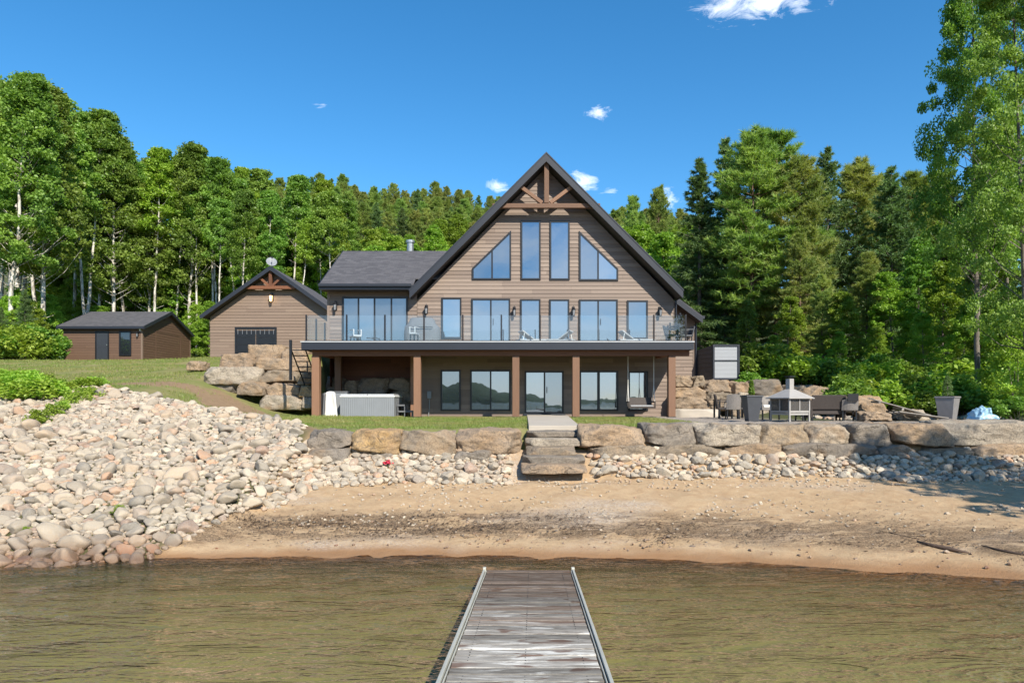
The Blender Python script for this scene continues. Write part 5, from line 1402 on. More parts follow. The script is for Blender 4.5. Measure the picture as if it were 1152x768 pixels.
# ------------------------------------------------------------------ dock
DA, DB = (4.55, 2.3-316*4.55/768), (8.9, 2.3-190*8.9/768)
def dz_at(y): return DA[1]+(DB[1]-DA[1])*(y-DA[0])/(DB[0]-DA[0])
def dock():
    t = NT('weathered_planks'); p = t.obj(); r = t.rand()
    v = t.scale(p, (1.1,6,6)); off = t.N('ShaderNodeVectorMath', {0: v, 1: t.N('ShaderNodeCombineXYZ', {0: t.math('MULTIPLY', r, 31), 1: t.math('MULTIPLY', r, 17)}).outputs[0]}, operation='ADD').outputs[0]
    g1 = t.noise(4, off, 6, .65, .5); g2 = t.noise(1.6, off, 4, .6, 1.0); fine = t.noise(26, t.scale(off, (.35,2,1)), 4, .7)
    c = t.mix(t.ramp(g1, [(.32, 0), (.66, 1)]), (.17,.15,.125), (.43,.40,.355))
    c = t.mix(t.ramp(g2, [(.54, 0), (.64, 1)]), c, (.68,.65,.59))
    c = t.mix(t.math('MULTIPLY', t.ramp(fine, [(.50, 0), (.70, 1)]), .6), c, (.12,.10,.095))
    kn = t.noise(1.5, t.scale(off, (1.2,.6,1)), 2, .5, .8)
    c = t.mix(t.math('MULTIPLY', t.ramp(kn, [(.60, 0), (.66, 1)]), .8), c, (.13,.075,.055))
    # the shore end is damp and stained brown
    y = t.N('ShaderNodeSeparateXYZ', {0: t.pos()}).outputs[1]
    st = t.ramp(t.math('ADD', t.math('MULTIPLY', y, .1), t.math('ADD', t.math('MULTIPLY', r, .16), t.math('MULTIPLY', g2, .10))), [(.72, 0), (.86, 1)])
    c = t.mix(t.math('MULTIPLY', st, .82), c, t.mix(g1, (.04,.026,.018), (.15,.095,.065)))
    k = t.math('ADD', .55, t.math('MULTIPLY', r, .75))
    c = t.mix(1.0, c, t.N('ShaderNodeCombineColor', {0: k, 1: k, 2: k}).outputs[0], 'MULTIPLY')
    m = t.done(t.pbr(c, .95, t.bump(t.math('ADD', g1, t.math('MULTIPLY', fine, .6)), .5, .006), 0, .08))
    d = empty('dock', (.22, 8.9, 0), 'weathered grey plank dock with pale metal side rails running from the camera to the shore', 'dock')
    xl = lambda y: PX(lerp(489,544.5,(1/y-1/4.55)/(1/8.9-1/4.55)), y)
    L0 = (PX(543.5,8.9), PX(491,4.55)); R0 = (PX(646,8.9), PX(690,4.55))
    XLf = lambda y: lerp(L0[1], L0[0], (y-4.55)/4.35); XRf = lambda y: lerp(R0[1], R0[0], (y-4.55)/4.35)
    mb = MB(); rr = random.Random(2); y = -1.6
    while y < 8.86:
        w = rr.choice((.142,.142,.165)); a, b = y, y+w-.012; dz = rr.gauss(0,.0028); tl = rr.gauss(0,.0015)
        n = 5; x0, x1 = XLf(y)+.055, XRf(y)-.055
        za, zb = dz_at(a)+dz, dz_at(b)+dz
        mb.hexa([(x0,a,za-.035),(x1,a,za-.035),(x1,b,zb-.035),(x0,b,zb-.035)],[(x0,a,za+tl),(x1,a,za-tl),(x1,b,zb-tl),(x0,b,zb+tl)]); y += w
    mb.build('planks', m, d, False, .004)
    mb = MB(); y = .05                       # screw heads
    while y < 8.8:
        for fx in (.10,.5,.9):
            for dy in (.03,.10):
                x = lerp(XLf(y)+.055, XRf(y)-.055, fx); z = dz_at(y+dy); mb.lathe((x,y+dy,z-.004),[(.0045,0),(.0045,.0062)],6)
        y += .142
    mb.build('screws', M['dark_metal'], d)
    for s, f in ((-1, XLf), (1, XRf)):
        mb = MB(); ya, yb = -1.6, 8.93; x0, x1 = f(ya), f(yb); o1, o2 = (0, .026) if s < 0 else (-.026, 0)
        mb.hexa([(x0+o1,ya,dz_at(ya)-.13),(x0+o2,ya,dz_at(ya)-.13),(x1+o2,yb,dz_at(yb)-.13),(x1+o1,yb,dz_at(yb)-.13)],[(x0+o1,ya,dz_at(ya)+.022),(x0+o2,ya,dz_at(ya)+.022),(x1+o2,yb,dz_at(yb)+.022),(x1+o1,yb,dz_at(yb)+.022)])
        i1, i2 = (.0345, .045) if s < 0 else (-.045, -.0345)
        mb.hexa([(x0+i1,ya,dz_at(ya)-.12),(x0+i2,ya,dz_at(ya)-.12),(x1+i2,yb,dz_at(yb)-.12),(x1+i1,yb,dz_at(yb)-.12)],[(x0+i1,ya,dz_at(ya)+.004),(x0+i2,ya,dz_at(ya)+.004),(x1+i2,yb,dz_at(yb)+.004),(x1+i1,yb,dz_at(yb)+.004)])
        mb.build('side_rail', M['aluminium'], d, False, .004)
        mb = MB(); xx = x1+(-.004 if s < 0 else -.036); mb.box(xx,xx+.04,yb-.03,yb+.03,dz_at(yb)-.5,dz_at(yb)+.045); mb.build('end_post', M['aluminium'], d, False, .004)
    for y in (1.0, 5.0, 8.5):
        for f, s in ((XLf,-1),(XRf,1)):
            mb = MB(); x = f(y)-s*.12; mb.tube([(x,y,-1.4),(x,y,dz_at(y)-.05)],.024,10); mb.build('leg', M['galvanised'], d)
    mb = MB()
    for f, s in ((XLf,1),(XRf,-1)):
        for y0 in (0,):
            mb.hexa([(f(-1.5)+s*.30,-1.5,dz_at(-1.5)-.13),(f(-1.5)+s*.34,-1.5,dz_at(-1.5)-.13),(f(8.8)+s*.34,8.8,dz_at(8.8)-.13),(f(8.8)+s*.30,8.8,dz_at(8.8)-.13)],[(f(-1.5)+s*.30,-1.5,dz_at(-1.5)-.037),(f(-1.5)+s*.34,-1.5,dz_at(-1.5)-.037),(f(8.8)+s*.34,8.8,dz_at(8.8)-.037),(f(8.8)+s*.30,8.8,dz_at(8.8)-.037)])
    mb.build('joist', M['plank_pale'], d)
dock()

# ------------------------------------------------------------------ on the deck
def lounger(name, x, y, rz, label, group=None, flip=1):
    o = empty(name, (0,0,0), label, 'lounger', group)
    f = MB()
    for s in (-.30,.30): f.bar((-.9,s,.14),(.7,s,.14),.03,.04)
    f.bar((-.9,-.3,.14),(-.9,.3,.14),.03,.04); f.bar((.7,-.3,.14),(.7,.3,.14),.03,.04); f.build('frame', M['light_trim'], o)
    for a in (-.8,.6):
        for s in (-.29,.29): f = MB(); f.bar((a,s,0),(a,s,.12),.03,.03); f.build('leg', M['light_trim'], o)
    f = MB(); f.hexa([(-.9,-.27,.16),(.1,-.27,.16),(.1,.27,.16),(-.9,.27,.16)],[(-.9,-.27,.20),(.1,-.27,.20),(.1,.27,.20),(-.9,.27,.20)]); f.build('seat', M['grey_fabric'], o, False, .015)
    f = MB(); f.hexa([(.10,-.27,.17),(.60,-.27,.50),(.60,.27,.50),(.10,.27,.17)],[(.07,-.27,.21),(.57,-.27,.555),(.57,.27,.555),(.07,.27,.21)]); f.build('backrest', M['grey_fabric'], o, False, .015)
    for s in (-.25,.25): f = MB(); f.bar((.5,s,.42),(.55,s,.15),.02,.02); f.build('strut', M['white_plastic'], o)
    o.location = (x,y,ZD+.002); o.rotation_euler[2] = rz; return o
YL = 28.9
lounger('sun_lounger', PX(600,YL), YL, R(200), 'white sun lounger on the deck between the left sliding door and the narrow windows')
lounger('sun_lounger', PX(628,YL), YL, R(-20), 'white sun lounger on the deck under the narrow window right of centre')
lounger('sun_lounger', PX(712,YL), YL, R(195), 'white sun lounger on the deck between the right sliding door and the last window')
def barbecue(x, y):
    o = empty('covered_barbecue', (x,y,ZD), 'wide barbecue under a grey fitted cover on the deck left of the first window', 'barbecue')
    import bmesh
    bm = bmesh.new(); prof = [(.0,.76),(.02,.78),(.55,.78),(.80,.74),(.92,.60),(1.14,.50),(1.18,.42)]
    V = []; Fs = []; n = 20
    for z, w in prof:
        for k in range(n):
            a = 2*math.pi*k/n; cx_, sy_ = math.cos(a), math.sin(a); p = 5
            L = (abs(cx_)**p+abs(sy_)**p)**(1/p); dx = cx_/L*w; dy = sy_/L*.34*(1 if z < .8 else (w/.74)**.7)
            wob = .02*mn.noise((dx*4,dy*4,z*5)); V.append((dx+wob, dy+wob, z))
    for i in range(len(prof)-1):
        for k in range(n): Fs.append((i*n+k,i*n+(k+1)%n,(i+1)*n+(k+1)%n,(i+1)*n+k))
    Fs.append(tuple((len(prof)-1)*n+k for k in range(n)))
    wobj(set_mesh('cover', V, Fs, M['grey_cover'], None, True), 'cover', o)
    bm.free()
    for a in (-.6,.6): 
        m_ = MB(); m_.tube([(x+a,y-.2,ZD+.002),(x+a,y-.2,ZD+.06)],.03,8); m_.build('wheel', M['dark_metal'], o)
    h = MB(); h.tube([(x-.5,y-.37,ZD+.75),(x-.5,y-.42,ZD+.75),(x+.5,y-.42,ZD+.75),(x+.5,y-.37,ZD+.75)],.012,6); h.build('handle', M['dark_metal'], o)
barbecue(PX(475,29.6), 29.6)
def deck_chair(name, x, y, rz, label, mat='wicker_dark', cat='chair', group=None, z0=None, w=.6, hb=.88, legs=True):
    """armchair with four legs, seat, curved back and arms"""
    o = empty(name, (0,0,0), label, cat, group); h = w/2
    for sx in (-1,1):
        for sy in (-1,1): f = MB(); f.bar((sx*(h-.04),sy*.24,0),(sx*(h-.05),sy*.23,.36),.04,.04); f.build('leg', M['dark_metal'], o)
    f = MB(); f.hexa([(-h,-.28,.34),(h,-.28,.34),(h,.28,.34),(-h,.28,.34)],[(-h,-.28,.42),(h,-.28,.42),(h,.28,.42),(-h,.28,.42)]); f.build('seat', M[mat], o, False, .02)
    f = MB(); n = 6
    for k in range(n):
        a, b = -h+2*h*k/n, -h+2*h*(k+1)/n; ya, yb = .27+.07*math.cos(a/h*1.5), .27+.07*math.cos(b/h*1.5)
        za, zb = hb-.05*(a/h)**2, hb-.05*(b/h)**2
        f.hexa([(a,ya-.05,.36),(b,yb-.05,.36),(b,yb,.36),(a,ya,.36)],[(a,ya+.05,za),(b,yb+.05,zb),(b,yb+.10,zb),(a,ya+.10,za)])
    f.build('backrest', M[mat], o)
    for s in (-1,1): f = MB(); f.bar((s*(h-.02),-.26,.63),(s*(h-.02),.30,.65),.06,.045); f.bar((s*(h-.02),-.25,.40),(s*(h-.02),-.25,.62),.05,.05); f.build('armrest', M[mat], o, False, .01)
    o.location = (x, y, z0 if z0 is not None else H(x,y)+.01); o.rotation_euler[2] = rz; return o
deck_chair('folding_chair', PX(400,28.8), 28.8, R(30), 'small white folding chair low on the deck in front of the wing door', 'light_trim', z0=ZD-.06, w=.36, hb=.36)
deck_chair('folding_chair', PX(466,28.4), 28.4, R(-10), 'small white folding chair on the deck in front of the covered barbecue', 'light_trim', z0=ZD, w=.26, hb=.36)
deck_chair('bistro_chair', PX(757,29.0), 29.0, R(60), 'blue grey chair at the right end of the deck, nearer the house door', 'planter', z0=ZD, w=.5, hb=.82)
deck_chair('bistro_chair', PX(770,29.4), 29.4, R(-80), 'blue grey chair in the right rear corner of the deck', 'planter', z0=ZD, w=.5, hb=.82)
tb = empty('deck_table', (PX(763,28.5),28.5,ZD), 'small round dark table between the chairs at the right end of the deck', 'table')
mb = MB(); mb.lathe((tb.location.x,28.5,ZD+.68),[(.33,0),(.33,.03)],20); mb.build('tabletop', M['planter'], tb)
mb = MB(); mb.lathe((tb.location.x,28.5,ZD),[(.22,0),(.22,.02),(.03,.04),(.03,.68)],14); mb.build('pedestal', M['dark_metal'], tb)
umb = empty('closed_lantern_pole', (PX(765,29.9),29.9,ZD), 'thin dark torch pole at the right end of the deck', 'torch')
mb = MB(); mb.tube([(PX(765,29.9),29.9,ZD),(PX(765,29.9),29.9,ZD+1.25)],.015,8); mb.build('pole', M['dark_metal'], umb)
mb = MB(); mb.lathe((PX(765,29.9),29.9,ZD+1.25),[(.05,0),(.07,.12),(.02,.2)],10); mb.build('lamp_head', M['dark_metal'], umb)
# wing side table
# ------------------------------------------------------------------ porch swing
sw = empty('porch_swing', (PX(722,29.0),29.0,2.1), 'dark wicker porch swing hanging on two ropes under the deck', 'swing')
sx0_, sx1_, sy_ = PX(707,29), PX(735,29), 29.0; zs = PZ(459,29)
mb = MB(); mb.box(sx0_,sx1_,sy_-.25,sy_+.3,zs,zs+.07); mb.build('seat', M['wicker_dark'], sw, False, .015)
mb = MB(); mb.hexa([(sx0_,sy_+.26,zs+.06),(sx1_,sy_+.26,zs+.06),(sx1_,sy_+.32,zs+.06),(sx0_,sy_+.32,zs+.06)],[(sx0_,sy_+.38,zs+.46),(sx1_,sy_+.38,zs+.46),(sx1_,sy_+.44,zs+.46),(sx0_,sy_+.44,zs+.46)]); mb.build('backrest', M['wicker_dark'], sw, False, .02)
for x in (sx0_-.02, sx1_+.02):
    mb = MB(); mb.box(x-.03,x+.03,sy_-.27,sy_+.36,zs+.24,zs+.29); mb.box(x-.03,x+.03,sy_-.27,sy_-.21,zs,zs+.24); mb.build('armrest', M['wicker_dark'], sw, False, .01)
    mb = MB(); mb.tube([(x,sy_-.2,zs+.28),(x,sy_,zs+1.0),(x,sy_+.32,zs+.28)],.014,6); mb.tube([(x,sy_,zs+1.0),(x,sy_,ZD-.3)],.016,6); mb.build('rope', M['white_fabric'], sw)
mb = MB(); mb.box(sx0_+.05,sx1_-.05,sy_-.22,sy_+.25,zs+.071,zs+.13); mb.build('cushion', M['grey_fabric'], sw, False, .02)
# ------------------------------------------------------------------ hot tub
ht = empty('hot_tub', (PX(412,28.9),28.9,1.66), 'grey panelled hot tub with pale lid under the deck', 'hot tub')
hx0, hx1, hy0, hy1 = PX(382.5,28.5), PX(443.5,28.5), 28.5, 30.6
mb = MB(); mb.box(hx0+.03,hx1-.03,hy0+.03,hy1-.03,1.64,2.50)
x = hx0
while x < hx1-.02: mb.box(x+.004,min(x+.088,hx1)-.004,hy0+.006,hy0+.029,1.70,2.50); x += .088
y = hy0
while y < hy1-.02: mb.box(hx1-.029,hx1-.006,y+.004,min(y+.088,hy1)-.004,1.70,2.50); mb.box(hx0+.006,hx0+.029,y+.004,min(y+.088,hy1)-.004,1.70,2.50); y += .088
mb.build('cabinet', M['grey_plastic'], ht)
mb = MB(); mb.box(hx0-.02,hx1+.02,hy0-.02,hy1+.02,2.502,2.56); mb.build('rim', M['white_plastic'], ht, False, .02)
mb = MB(); mb.box(hx0+.01,(hx0+hx1)/2-.01,hy0+.01,hy1-.01,2.562,2.63); mb.box((hx0+hx1)/2+.01,hx1-.01,hy0+.01,hy1-.01,2.562,2.63); mb.build('lid', M['light_trim'], ht, False, .02)
mb = MB(); mb.box(hx0,hx1,hy0+.0,hy1,1.62,1.69); mb.build('base', M['dark_metal'], ht)
hs = empty('tub_steps', (PX(451,29.3),29.3,1.66), 'dark grey two step stool at the right side of the hot tub', 'steps')
mb = MB(); x0 = hx1+.04; mb.box(x0,x0+.65,29.0,29.9,1.86,1.93); mb.box(x0,x0+.32,29.0,29.9,2.12,2.19); mb.build('tread', M['grey_cover'], hs, False, .01)
mb = MB(); mb.box(x0,x0+.04,29.03,29.87,1.66,2.118); mb.box(x0+.29,x0+.33,29.03,29.87,1.66,2.118); mb.box(x0+.6,x0+.64,29.03,29.87,1.66,1.858); mb.build('side_panel', M['grey_cover'], hs)
# folded cover beside the tub: dark folds with a white sheet over
def folded_cover():
    o = empty('folded_tub_cover', (PX(370,28.4),28.4,1.66), 'folded black cover with a white sheet leaning between the left post and the hot tub', 'cover')
    def sheet(x0, x1, y, mat, nm, h, lean, seed, th):
        V = []; Fs = []; nx, nz = 8, 10
        for i in range(nx+1):
            for j in range(nz+1):
                u, v_ = i/nx, j/nz; x = lerp(x0, x1, u)+lean*(1-v_)*(.6 if u > .5 else -.4); z = 1.66+h*v_-.06*(abs(u-.5)*2)**2*v_
                V.append((x, y+.03*math.sin(u*9+seed)+.05*mn.noise((u*2,v_*2,seed)), z))
        for i in range(nx):
            for j in range(nz): a = i*(nz+1)+j; Fs.append((a,a+nz+1,a+nz+2,a+1))
        V = [Vector(q)-o.location for q in V]
        c_ = wobj(set_mesh(nm, V, Fs, M[mat], None, True), nm, o); s_ = c_.modifiers.new('t','SOLIDIFY'); s_.thickness = th
    sheet(PX(361,28.4),PX(369.5,28.4),28.45,'black_fabric','cover_fold',1.02,.12,1,.10)
    sheet(PX(365,28.4),PX(372,28.4),28.36,'grey_cover','cover_fold',1.05,.12,5,.07)
    sheet(PX(366.5,28.3),PX(377.5,28.3),28.26,'white_fabric','sheet',1.08,.16,3,.04)
folded_cover()
tc = empty('grey_cabinet', (PX(378,29.2),29.2,1.66), 'low grey plastic cabinet behind the folded cover', 'cabinet')
mb = MB(); mb.box(PX(370,29.2),PX(389,29.2),29.4,29.95,1.66,2.70); mb.build('body', M['grey_plastic'], tc, False, .02)
mb = MB(); mb.box(PX(369.5,29.2),PX(389.5,29.2),29.37,29.98,2.702,2.76); mb.build('top', M['grey_cover'], tc, False, .015)
# ------------------------------------------------------------------ patio
def planter(x, y, rz, topw, botw, h, label, matk, balls):
    o = empty('planter', (x,y,H(x,y)+.01), label, 'planter', None, rz); a, b = botw/2, topw/2
    def frus(m_, a, b, z0, z1): m_.hexa([(-a,-a,z0),(a,-a,z0),(a,a,z0),(-a,a,z0)],[(-b,-b,z1),(b,-b,z1),(b,b,z1),(-b,b,z1)])
    def loc(m_, nm, mat, par, bevel=0, smooth=False):
        me = set_mesh(nm, m_.v, m_.f, mat, None, smooth); q = wobj(me, nm, par)
        if bevel: d = q.modifiers.new('b','BEVEL'); d.width = bevel; d.segments = 2
        return q
    m_ = MB(); frus(m_, a, b, 0, h); loc(m_, 'pot', M[matk], o, .008)
    m_ = MB(); m_.box(-b-.015,b+.015,-b-.015,b+.015,h-.05,h-.0); loc(m_, 'rim', M[matk], o, .006)
    m_ = MB(); m_.box(-b+.03,b-.03,-b+.03,b-.03,h+.001,h+.012); loc(m_, 'soil', M['soil'], o)
    m_ = MB(); m_.tube([(0,0,h),(0,0,h+balls[-1][0])],.015,6); pl = loc(m_, 'stem', M['grey_bark'], o)
    rng = np.random.default_rng(5); Cs = []
    for z, rad in balls:
        n = 500; d = rng.normal(size=(n,3)); d /= np.linalg.norm(d,axis=1)[:,None]; d *= rad*rng.uniform(.75,1.05,n)[:,None]; d[:,2] += h+z; Cs.append(d)
    wobj(np_mesh('topiary', quads(np.concatenate(Cs), .022, rng, .2), 4, M['leaf_deep' if topw < .6 else 'needle_spruce']), 'topiary', o)
    return o
planter(PX(845.5,22), 22, R(4), .52, .31, .84, 'tall dark charcoal planter with a slim dark topiary on the lawn edge', 'planter', [(.10,.10),(.22,.085),(.34,.07),(.44,.05)])
planter(PX(1066,23.6), 23.6, R(40), .60, .42, .82, 'pale grey angular planter with a small ball topiary near the right wood', 'planter_pale', [(.08,.17),(.30,.16),(.50,.12),(.64,.07)])
def fireplace():
    x, y = PX(888.5,22.4), 22.4; z0 = H(x,y)
    o = empty('garden_fireplace', (x,y,z0), 'square metal garden fireplace with mesh sides, pyramid roof and short chimney', 'fireplace', None, R(22))
    def loc(m_, nm, mat, par=o, bevel=0):
        q = wobj(set_mesh(nm, m_.v, m_.f, mat), nm, par)
        if bevel: d = q.modifiers.new('b','BEVEL'); d.width = bevel; d.segments = 2
        return q
    w = .41; hr = .78; hp = 1.06
    for sx in (-1,1):
        for sy in (-1,1): m_ = MB(); m_.box(sx*w-.025,sx*w+.025,sy*w-.025,sy*w+.025,0,hr); loc(m_, 'post', M['fire_metal'], o, .004)
    m_ = MB(); m_.box(-w,w,-w,w,.22,.28); m_.box(-w,w,-w-.01,-w+.02,.30,.36); m_.box(w-.02,w+.01,-w,w,.30,.36); m_.box(-w-.01,-w+.02,-w,w,.30,.36); m_.box(-w,w,w-.02,w+.01,.30,.36); loc(m_, 'hearth', M['fire_metal'])
    m_ = MB()
    for a,b,c,d in ((-w+.03,w-.03,-w,-w+.004),(-w+.03,w-.03,w-.004,w),(-w,-w+.004,-w+.03,w-.03),(w-.004,w,-w+.03,w-.03)): m_.box(a,b,c,d,.36,hr-.03)
    loc(m_, 'mesh_screen', M['wire_mesh'])
    for sx, sy in ((0,-1),(1,0),(0,1),(-1,0)):
        m_ = MB(); m_.box(sx*(w+.004)-.018,sx*(w+.004)+.018,sy*(w+.004)-.018,sy*(w+.004)+.018,.36,hr); loc(m_, 'door_frame', M['fire_metal'])
    e = w+.11; c = .10; m_ = MB(); m_.hexa([(-e,-e,hr),(e,-e,hr),(e,e,hr),(-e,e,hr)],[(-c,-c,hp),(c,-c,hp),(c,c,hp),(-c,c,hp)]); m_.box(-e-.01,e+.01,-e-.01,e+.01,hr-.035,hr-.002); loc(m_, 'roof', M['fire_metal'], o, .006)
    m_ = MB(); m_.box(-c+.01,c-.01,-c+.01,c-.01,hp,hp+.34); ch = loc(m_, 'chimney', M['fire_metal'], o, .006)
    m_ = MB(); m_.box(-c-.02,c+.02,-c-.02,c+.02,hp+.40,hp+.43); m_.box(-c+.03,c-.03,-c+.03,c-.03,hp+.361,hp+.40); loc(m_, 'chimney_cap', M['dark_metal'], ch)
fireplace()
g = 'wicker dining chairs on the patio'
for px, Y, rz, lb in ((816,25.8,75,'leftmost dark wicker dining chair, seen from the side before the boulders'),(824,25.0,170,'middle wicker dining chair with its back to the lake'),(833,25.9,-75,'wicker dining chair next to the tall dark planter, turned left')):
    deck_chair('dining_chair', PX(px,Y), Y, R(rz), lb, 'wicker_dark' if px != 824 else 'wicker_light', 'chair', g, None, .5, .92)
tb = empty('dining_table', (PX(825,27),27,1.67), 'dark dining table half hidden behind the wicker dining chairs', 'table')
mb = MB(); x = PX(826,26.8); mb.box(x-.7,x+.5,26.5,27.3,2.36,2.40); mb.build('tabletop', M['wicker_dark'], tb, False, .01)
for a in (-.65,.45):
    for b in (26.55,27.25): mb = MB(); mb.box(x+a-.03,x+a+.03,b-.03,b+.03,1.66,2.359); mb.build('leg', M['dark_metal'], tb)
c1 = deck_chair('lounge_chair', PX(862,24.2), 24.2, R(20), 'pale lounge chair with light cushions left of the fireplace', 'wicker_light', z0=None, w=.8, hb=.85)
mb = MB(); 
def cushion(par, mat, b=(.30,.24)):
    m_ = MB(); m_.box(-b[0],b[0],-b[1],b[1],.425,.53); q = wobj(set_mesh('cushion', m_.v, m_.f, M[mat]), 'cushion', par); d = q.modifiers.new('b','BEVEL'); d.width = .03; d.segments = 3
cushion(c1, 'white_fabric')
deck_chair('lounge_chair', PX(904.5,23.0), 23.0, R(185), 'dark wicker chair between the fireplace and the wicker sofa, back to the lake', 'wicker_dark', w=.42, hb=.70)
def sofa(x, y, rz):
    o = empty('wicker_sofa', (0,0,0), 'wide dark wicker sofa with high back turned to the lake', 'sofa')
    w = .52
    for nm, b, mt in (('seat',(-w,w,-.3,.28,.22,.40),'wicker_dark'),('armrest',(-w-.06,-w-.001,-.32,.36,.1,.58),'wicker_dark'),('armrest',(w+.001,w+.06,-.32,.36,.1,.58),'wicker_dark'),('cushion',(-w+.02,w-.02,-.28,.2,.401,.50),'grey_fabric')):
        m_ = MB(); m_.box(*b); q = wobj(set_mesh(nm, m_.v, m_.f, M[mt]), nm, o); d = q.modifiers.new('b','BEVEL'); d.width = .02; d.segments = 2
    m_ = MB(); m_.hexa([(-w-.02,.28,.38),(w+.02,.28,.38),(w+.02,.34,.38),(-w-.02,.34,.38)],[(-w-.03,.40,.86),(w+.05,.40,.86),(w+.05,.46,.86),(-w-.03,.46,.86)]); q = wobj(set_mesh('backrest', m_.v, m_.f, M['wicker_dark']), 'backrest', o); d = q.modifiers.new('b','BEVEL'); d.width = .02; d.segments = 2
    for a in (-w,w):
        for b in (-.27,.30): m_ = MB(); m_.box(a-.025,a+.025,b-.025,b+.025,0,.219); wobj(set_mesh('leg', m_.v, m_.f, M['dark_metal']), 'leg', o)
    o.location = (x,y,H(x,y)+.01); o.rotation_euler[2] = rz
sofa(PX(927,23.0), 23.0, R(178))
c2 = deck_chair('lounge_chair', PX(954,22.8), 22.8, R(165), 'light slatted wicker chair right of the sofa with a black cushion on its back', 'wicker_light', w=.5, hb=.74)
m_ = MB(); m_.hexa([(-.22,.40,.66),(.1,.40,.66),(.1,.47,.66),(-.22,.47,.66)],[(-.22,.42,.90),(.1,.42,.90),(.1,.49,.90),(-.22,.49,.90)]); wobj(set_mesh('cushion', m_.v, m_.f, M['black_fabric']), 'cushion', c2)
# leaning board panel
pn = empty('wooden_panel', (PX(1010,23.6),23.6,1.8), 'weathered slatted wooden panel lying aslant on a boulder', 'panel')
mb = MB(); A = P(984,449.5,23.2); B = P(1047,467,22.6); n = 7
for k in range(n):
    o0 = Vector((.05,.17,.0))*k; mb.bar(A+o0+Vector((0,0,.01*k)), B+o0, .15, .03)
mb.build('slats', M['plank_pale'], pn, False, .004)
for t_ in (.08,.5,.92): mb = MB(); c = A.lerp(B,t_)+Vector((0,0,-.055)); mb.bar(c-Vector((.02,.08,0)), c+Vector((.33,1.1,.03)), .06, .06); mb.build('batten', M['plank_pale'], pn)
mb = MB(); D_ = P(1000,463.5,22.4); E_ = P(1058,470.5,22.0)
for k in range(3): mb.bar(D_+Vector((.1*k,-.12*k,.012*k)), E_+Vector((.06*k,-.1*k,.01*k)), .14, .025)
tag(mb.build('loose_boards', M['plank_pale'], None, False, .004), 'few thin grey boards lying at the foot of the slatted panel', 'boards')
# blue plastic bag
me, loc, c = block_mesh(PX(1096,20.5),PX(1119,20.5),20.4,20.9,PZ(476,20.5),PZ(461,20.5),510,M['blue_plastic'],0,.12)
me.transform(Matrix.Translation((0,0,c))); me.name = 'plastic_bag'
for v in me.vertices:
    t_ = max(0, v.co.z-.1)/.4; v.co.x *= 1-.5*t_; v.co.x += .03*mn.noise(v.co*9); v.co.z += .03*mn.noise(v.co*8)
tag(wobj(me, 'plastic_bag', None, loc), 'crumpled pale blue plastic bag on the wall top at the right', 'bag')
# red scrap on the shingle
def flower():
    x, y = PX(436,14.7), 14.7; o = empty('red_flower', (x,y,H(x,y)), 'small pink red flower among the cobbles left of the steps', 'flower')
    rng = np.random.default_rng(3); c = rng.normal(size=(60,3))*.035; c[:,2] = np.abs(c[:,2])+.12
    wobj(np_mesh('petals', quads(c, .03, rng, .4), 4, M['red_cloth']), 'petals', o)
    m_ = MB(); m_.tube([(0,0,0),(0,0,.13)],.006,5); wobj(set_mesh('stem', m_.v, m_.f, M['leaf_deep']), 'stem', o)
flower()
# driftwood on the sand at the right
def stick(pts, rad, label):
    m_ = MB(); m_.tube(pts, rad, 7)
    for i in range(1, len(pts)-1):
        p = Vector(pts[i]); m_.tube([p, p+Vector((.10,(-1)**i*.10,.03))],[rad[i]*.5,.003],5)
    return tag(m_.build('driftwood', M['soilwood'], None, True), label, 'driftwood')
wood('soilwood', (.10,.065,.045), (.05,.032,.024), .8, (1,1,1))
def g_(px, py):
    Y = min((abs(PZ(py, y)-H(PX(px, y), y)), y) for y in np.linspace(8.9, 15, 300))[1]; x = PX(px, Y); return (x, Y, H(x, Y)+.02)
stick([g_(1032,610), g_(1050,615), g_(1070,619), g_(1090,623)], [.012,.028,.032,.012], 'dark branch lying on the wet sand at the right')
stick([g_(1104,615), g_(1125,620), g_(1150,625), g_(1175,628)], [.008,.016,.02,.016], 'thin dark twig on the sand at the right picture edge')
stick([g_(1000,600), g_(1020,605), g_(1034,608)], [.006,.01,.007], 'short thin twig on the sand left of the dark branch')

# ------------------------------------------------------------------ camera, light, sky
cam = bpy.data.cameras.new('camera'); co = bpy.data.objects.new('camera', cam); COL.objects.link(co); scene.camera = co
co.location = (0,0,CAMZ); co.rotation_euler = (R(90),0,0); cam.lens = 24; cam.sensor_width = 36; cam.shift_y = (452-384)/1152; cam.clip_end = 6000
sunv = Vector((1.5,-3.0,2.66)).normalized()
sl = bpy.data.lights.new('sun','SUN'); so = bpy.data.objects.new('sun', sl); COL.objects.link(so)
sl.energy = 4.6; sl.angle = R(.5); sl.color = (1,.93,.80); so.rotation_euler = sunv.to_track_quat('Z','Y').to_euler()
w = bpy.data.worlds.new('World'); scene.world = w; w.use_nodes = True
nt = w.node_tree; nt.nodes.clear(); t = NT.__new__(NT); t.mat = None; t.t = nt; t.n = nt.nodes; t.out = nt.nodes.new('ShaderNodeOutputWorld')
sky = t.N('ShaderNodeTexSky', None, sky_type='NISHITA'); sky.sun_disc = False
sky.sun_elevation = math.asin(sunv.z); sky.sun_rotation = math.atan2(sunv.x, sunv.y)
sky.air_density = 1.0; sky.dust_density = .3; sky.ozone_density = 4.0; sky.altitude = 400
skyc = t.N('ShaderNodeHueSaturation', {'Hue': .494, 'Saturation': 1.27, 'Value': .88, 'Color': sky.outputs[0]}).outputs[0]
d = t.N('ShaderNodeTexCoord').outputs['Generated']
sep = t.N('ShaderNodeSeparateXYZ', {0: d}); 
def direction(px, py): return Vector(((px-CX)/F, 1, (HOR-py)/F)).normalized()
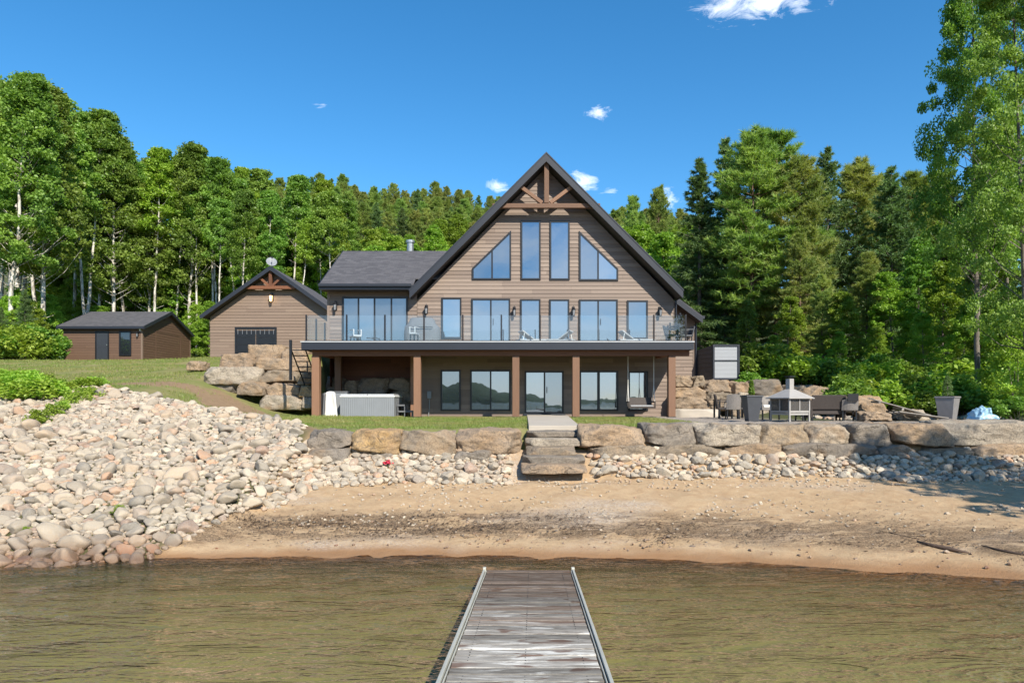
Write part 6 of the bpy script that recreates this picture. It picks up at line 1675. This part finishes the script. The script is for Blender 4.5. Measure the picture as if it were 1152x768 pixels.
cn = t.noise(9, t.scale(d, (1,1,2.2)), 7, .62, .3); cn2 = t.noise(20, t.scale(d, (1,1,2.4)), 7, .7, .6)
tot = None
for px, py, rx, rz, amp in ((860,2,85,20,.85),(672,127,24,13,.75),(660,203,26,20,1.05),(561,209,22,12,.75),(755,222,22,14,.6),(364,120,26,9,.45),(690,214,26,8,.7),(1030,70,1,1,0)):
    if not amp: continue
    dv = direction(px, py)
    off = t.N('ShaderNodeVectorMath', {0: d, 1: dv}, operation='SUBTRACT').outputs[0]
    off = t.N('ShaderNodeVectorMath', {0: off, 1: (F/rx, F/rx*.6, F/rz)}, operation='MULTIPLY').outputs[0]
    ln = t.N('ShaderNodeVectorMath', {0: off}, operation='LENGTH').outputs['Value']
    v = t.math('MULTIPLY', t.math('SUBTRACT', 1.0, ln, True), amp)
    tot = v if tot is None else t.math('MAXIMUM', tot, v)
front = t.ramp(t.math('ADD', tot, t.math('MULTIPLY', t.math('SUBTRACT', cn2, .5), 2.4)), [(.35, 0), (1.35, 1)])
front = t.math('MULTIPLY', front, t.ramp(tot, [(0, 0), (.15, 1)]))
back = t.ramp(sep.outputs[1], [(.0, 1), (.04, 0)])       # clouds behind the photographer
el = t.ramp(sep.outputs[2], [(.0, 1), (.12, .75), (.22, .45), (.34, 0)])
bc = t.ramp(t.math('ADD', t.noise(3.2, t.scale(d, (1,1,2.6)), 7, .6, .3), t.math('MULTIPLY', t.math('SUBTRACT', el, .6), .22)), [(.43, 0), (.60, 1)])
bc = t.math('MULTIPLY', t.math('MULTIPLY', bc, back), t.ramp(sep.outputs[2], [(.30, 1), (.42, 0)]))
cl = t.math('MAXIMUM', front, t.math('MULTIPLY', bc, .8))
colr = t.mix(t.math('MULTIPLY', cl, .78), skyc, (7.4,7.7,8.2))
bg = t.N('ShaderNodeBackground', {'Color': colr, 'Strength': .135}).outputs[0]
nt.links.new(bg, t.out.inputs[0])
vs = scene.view_settings; vs.view_transform = 'Standard'; vs.look = 'None'; vs.gamma = 1; vs.use_curve_mapping = False; vs.exposure = .77
scene.cycles.max_bounces = 6; scene.cycles.transparent_max_bounces = 12; scene.cycles.diffuse_bounces = 3; scene.cycles.glossy_bounces = 3
scene.cycles.sample_clamp_indirect = 5; scene.cycles.sample_clamp_direct = 2.5; scene.cycles.caustics_reflective = False; scene.cycles.caustics_refractive = False
scene.cycles.use_denoising = True
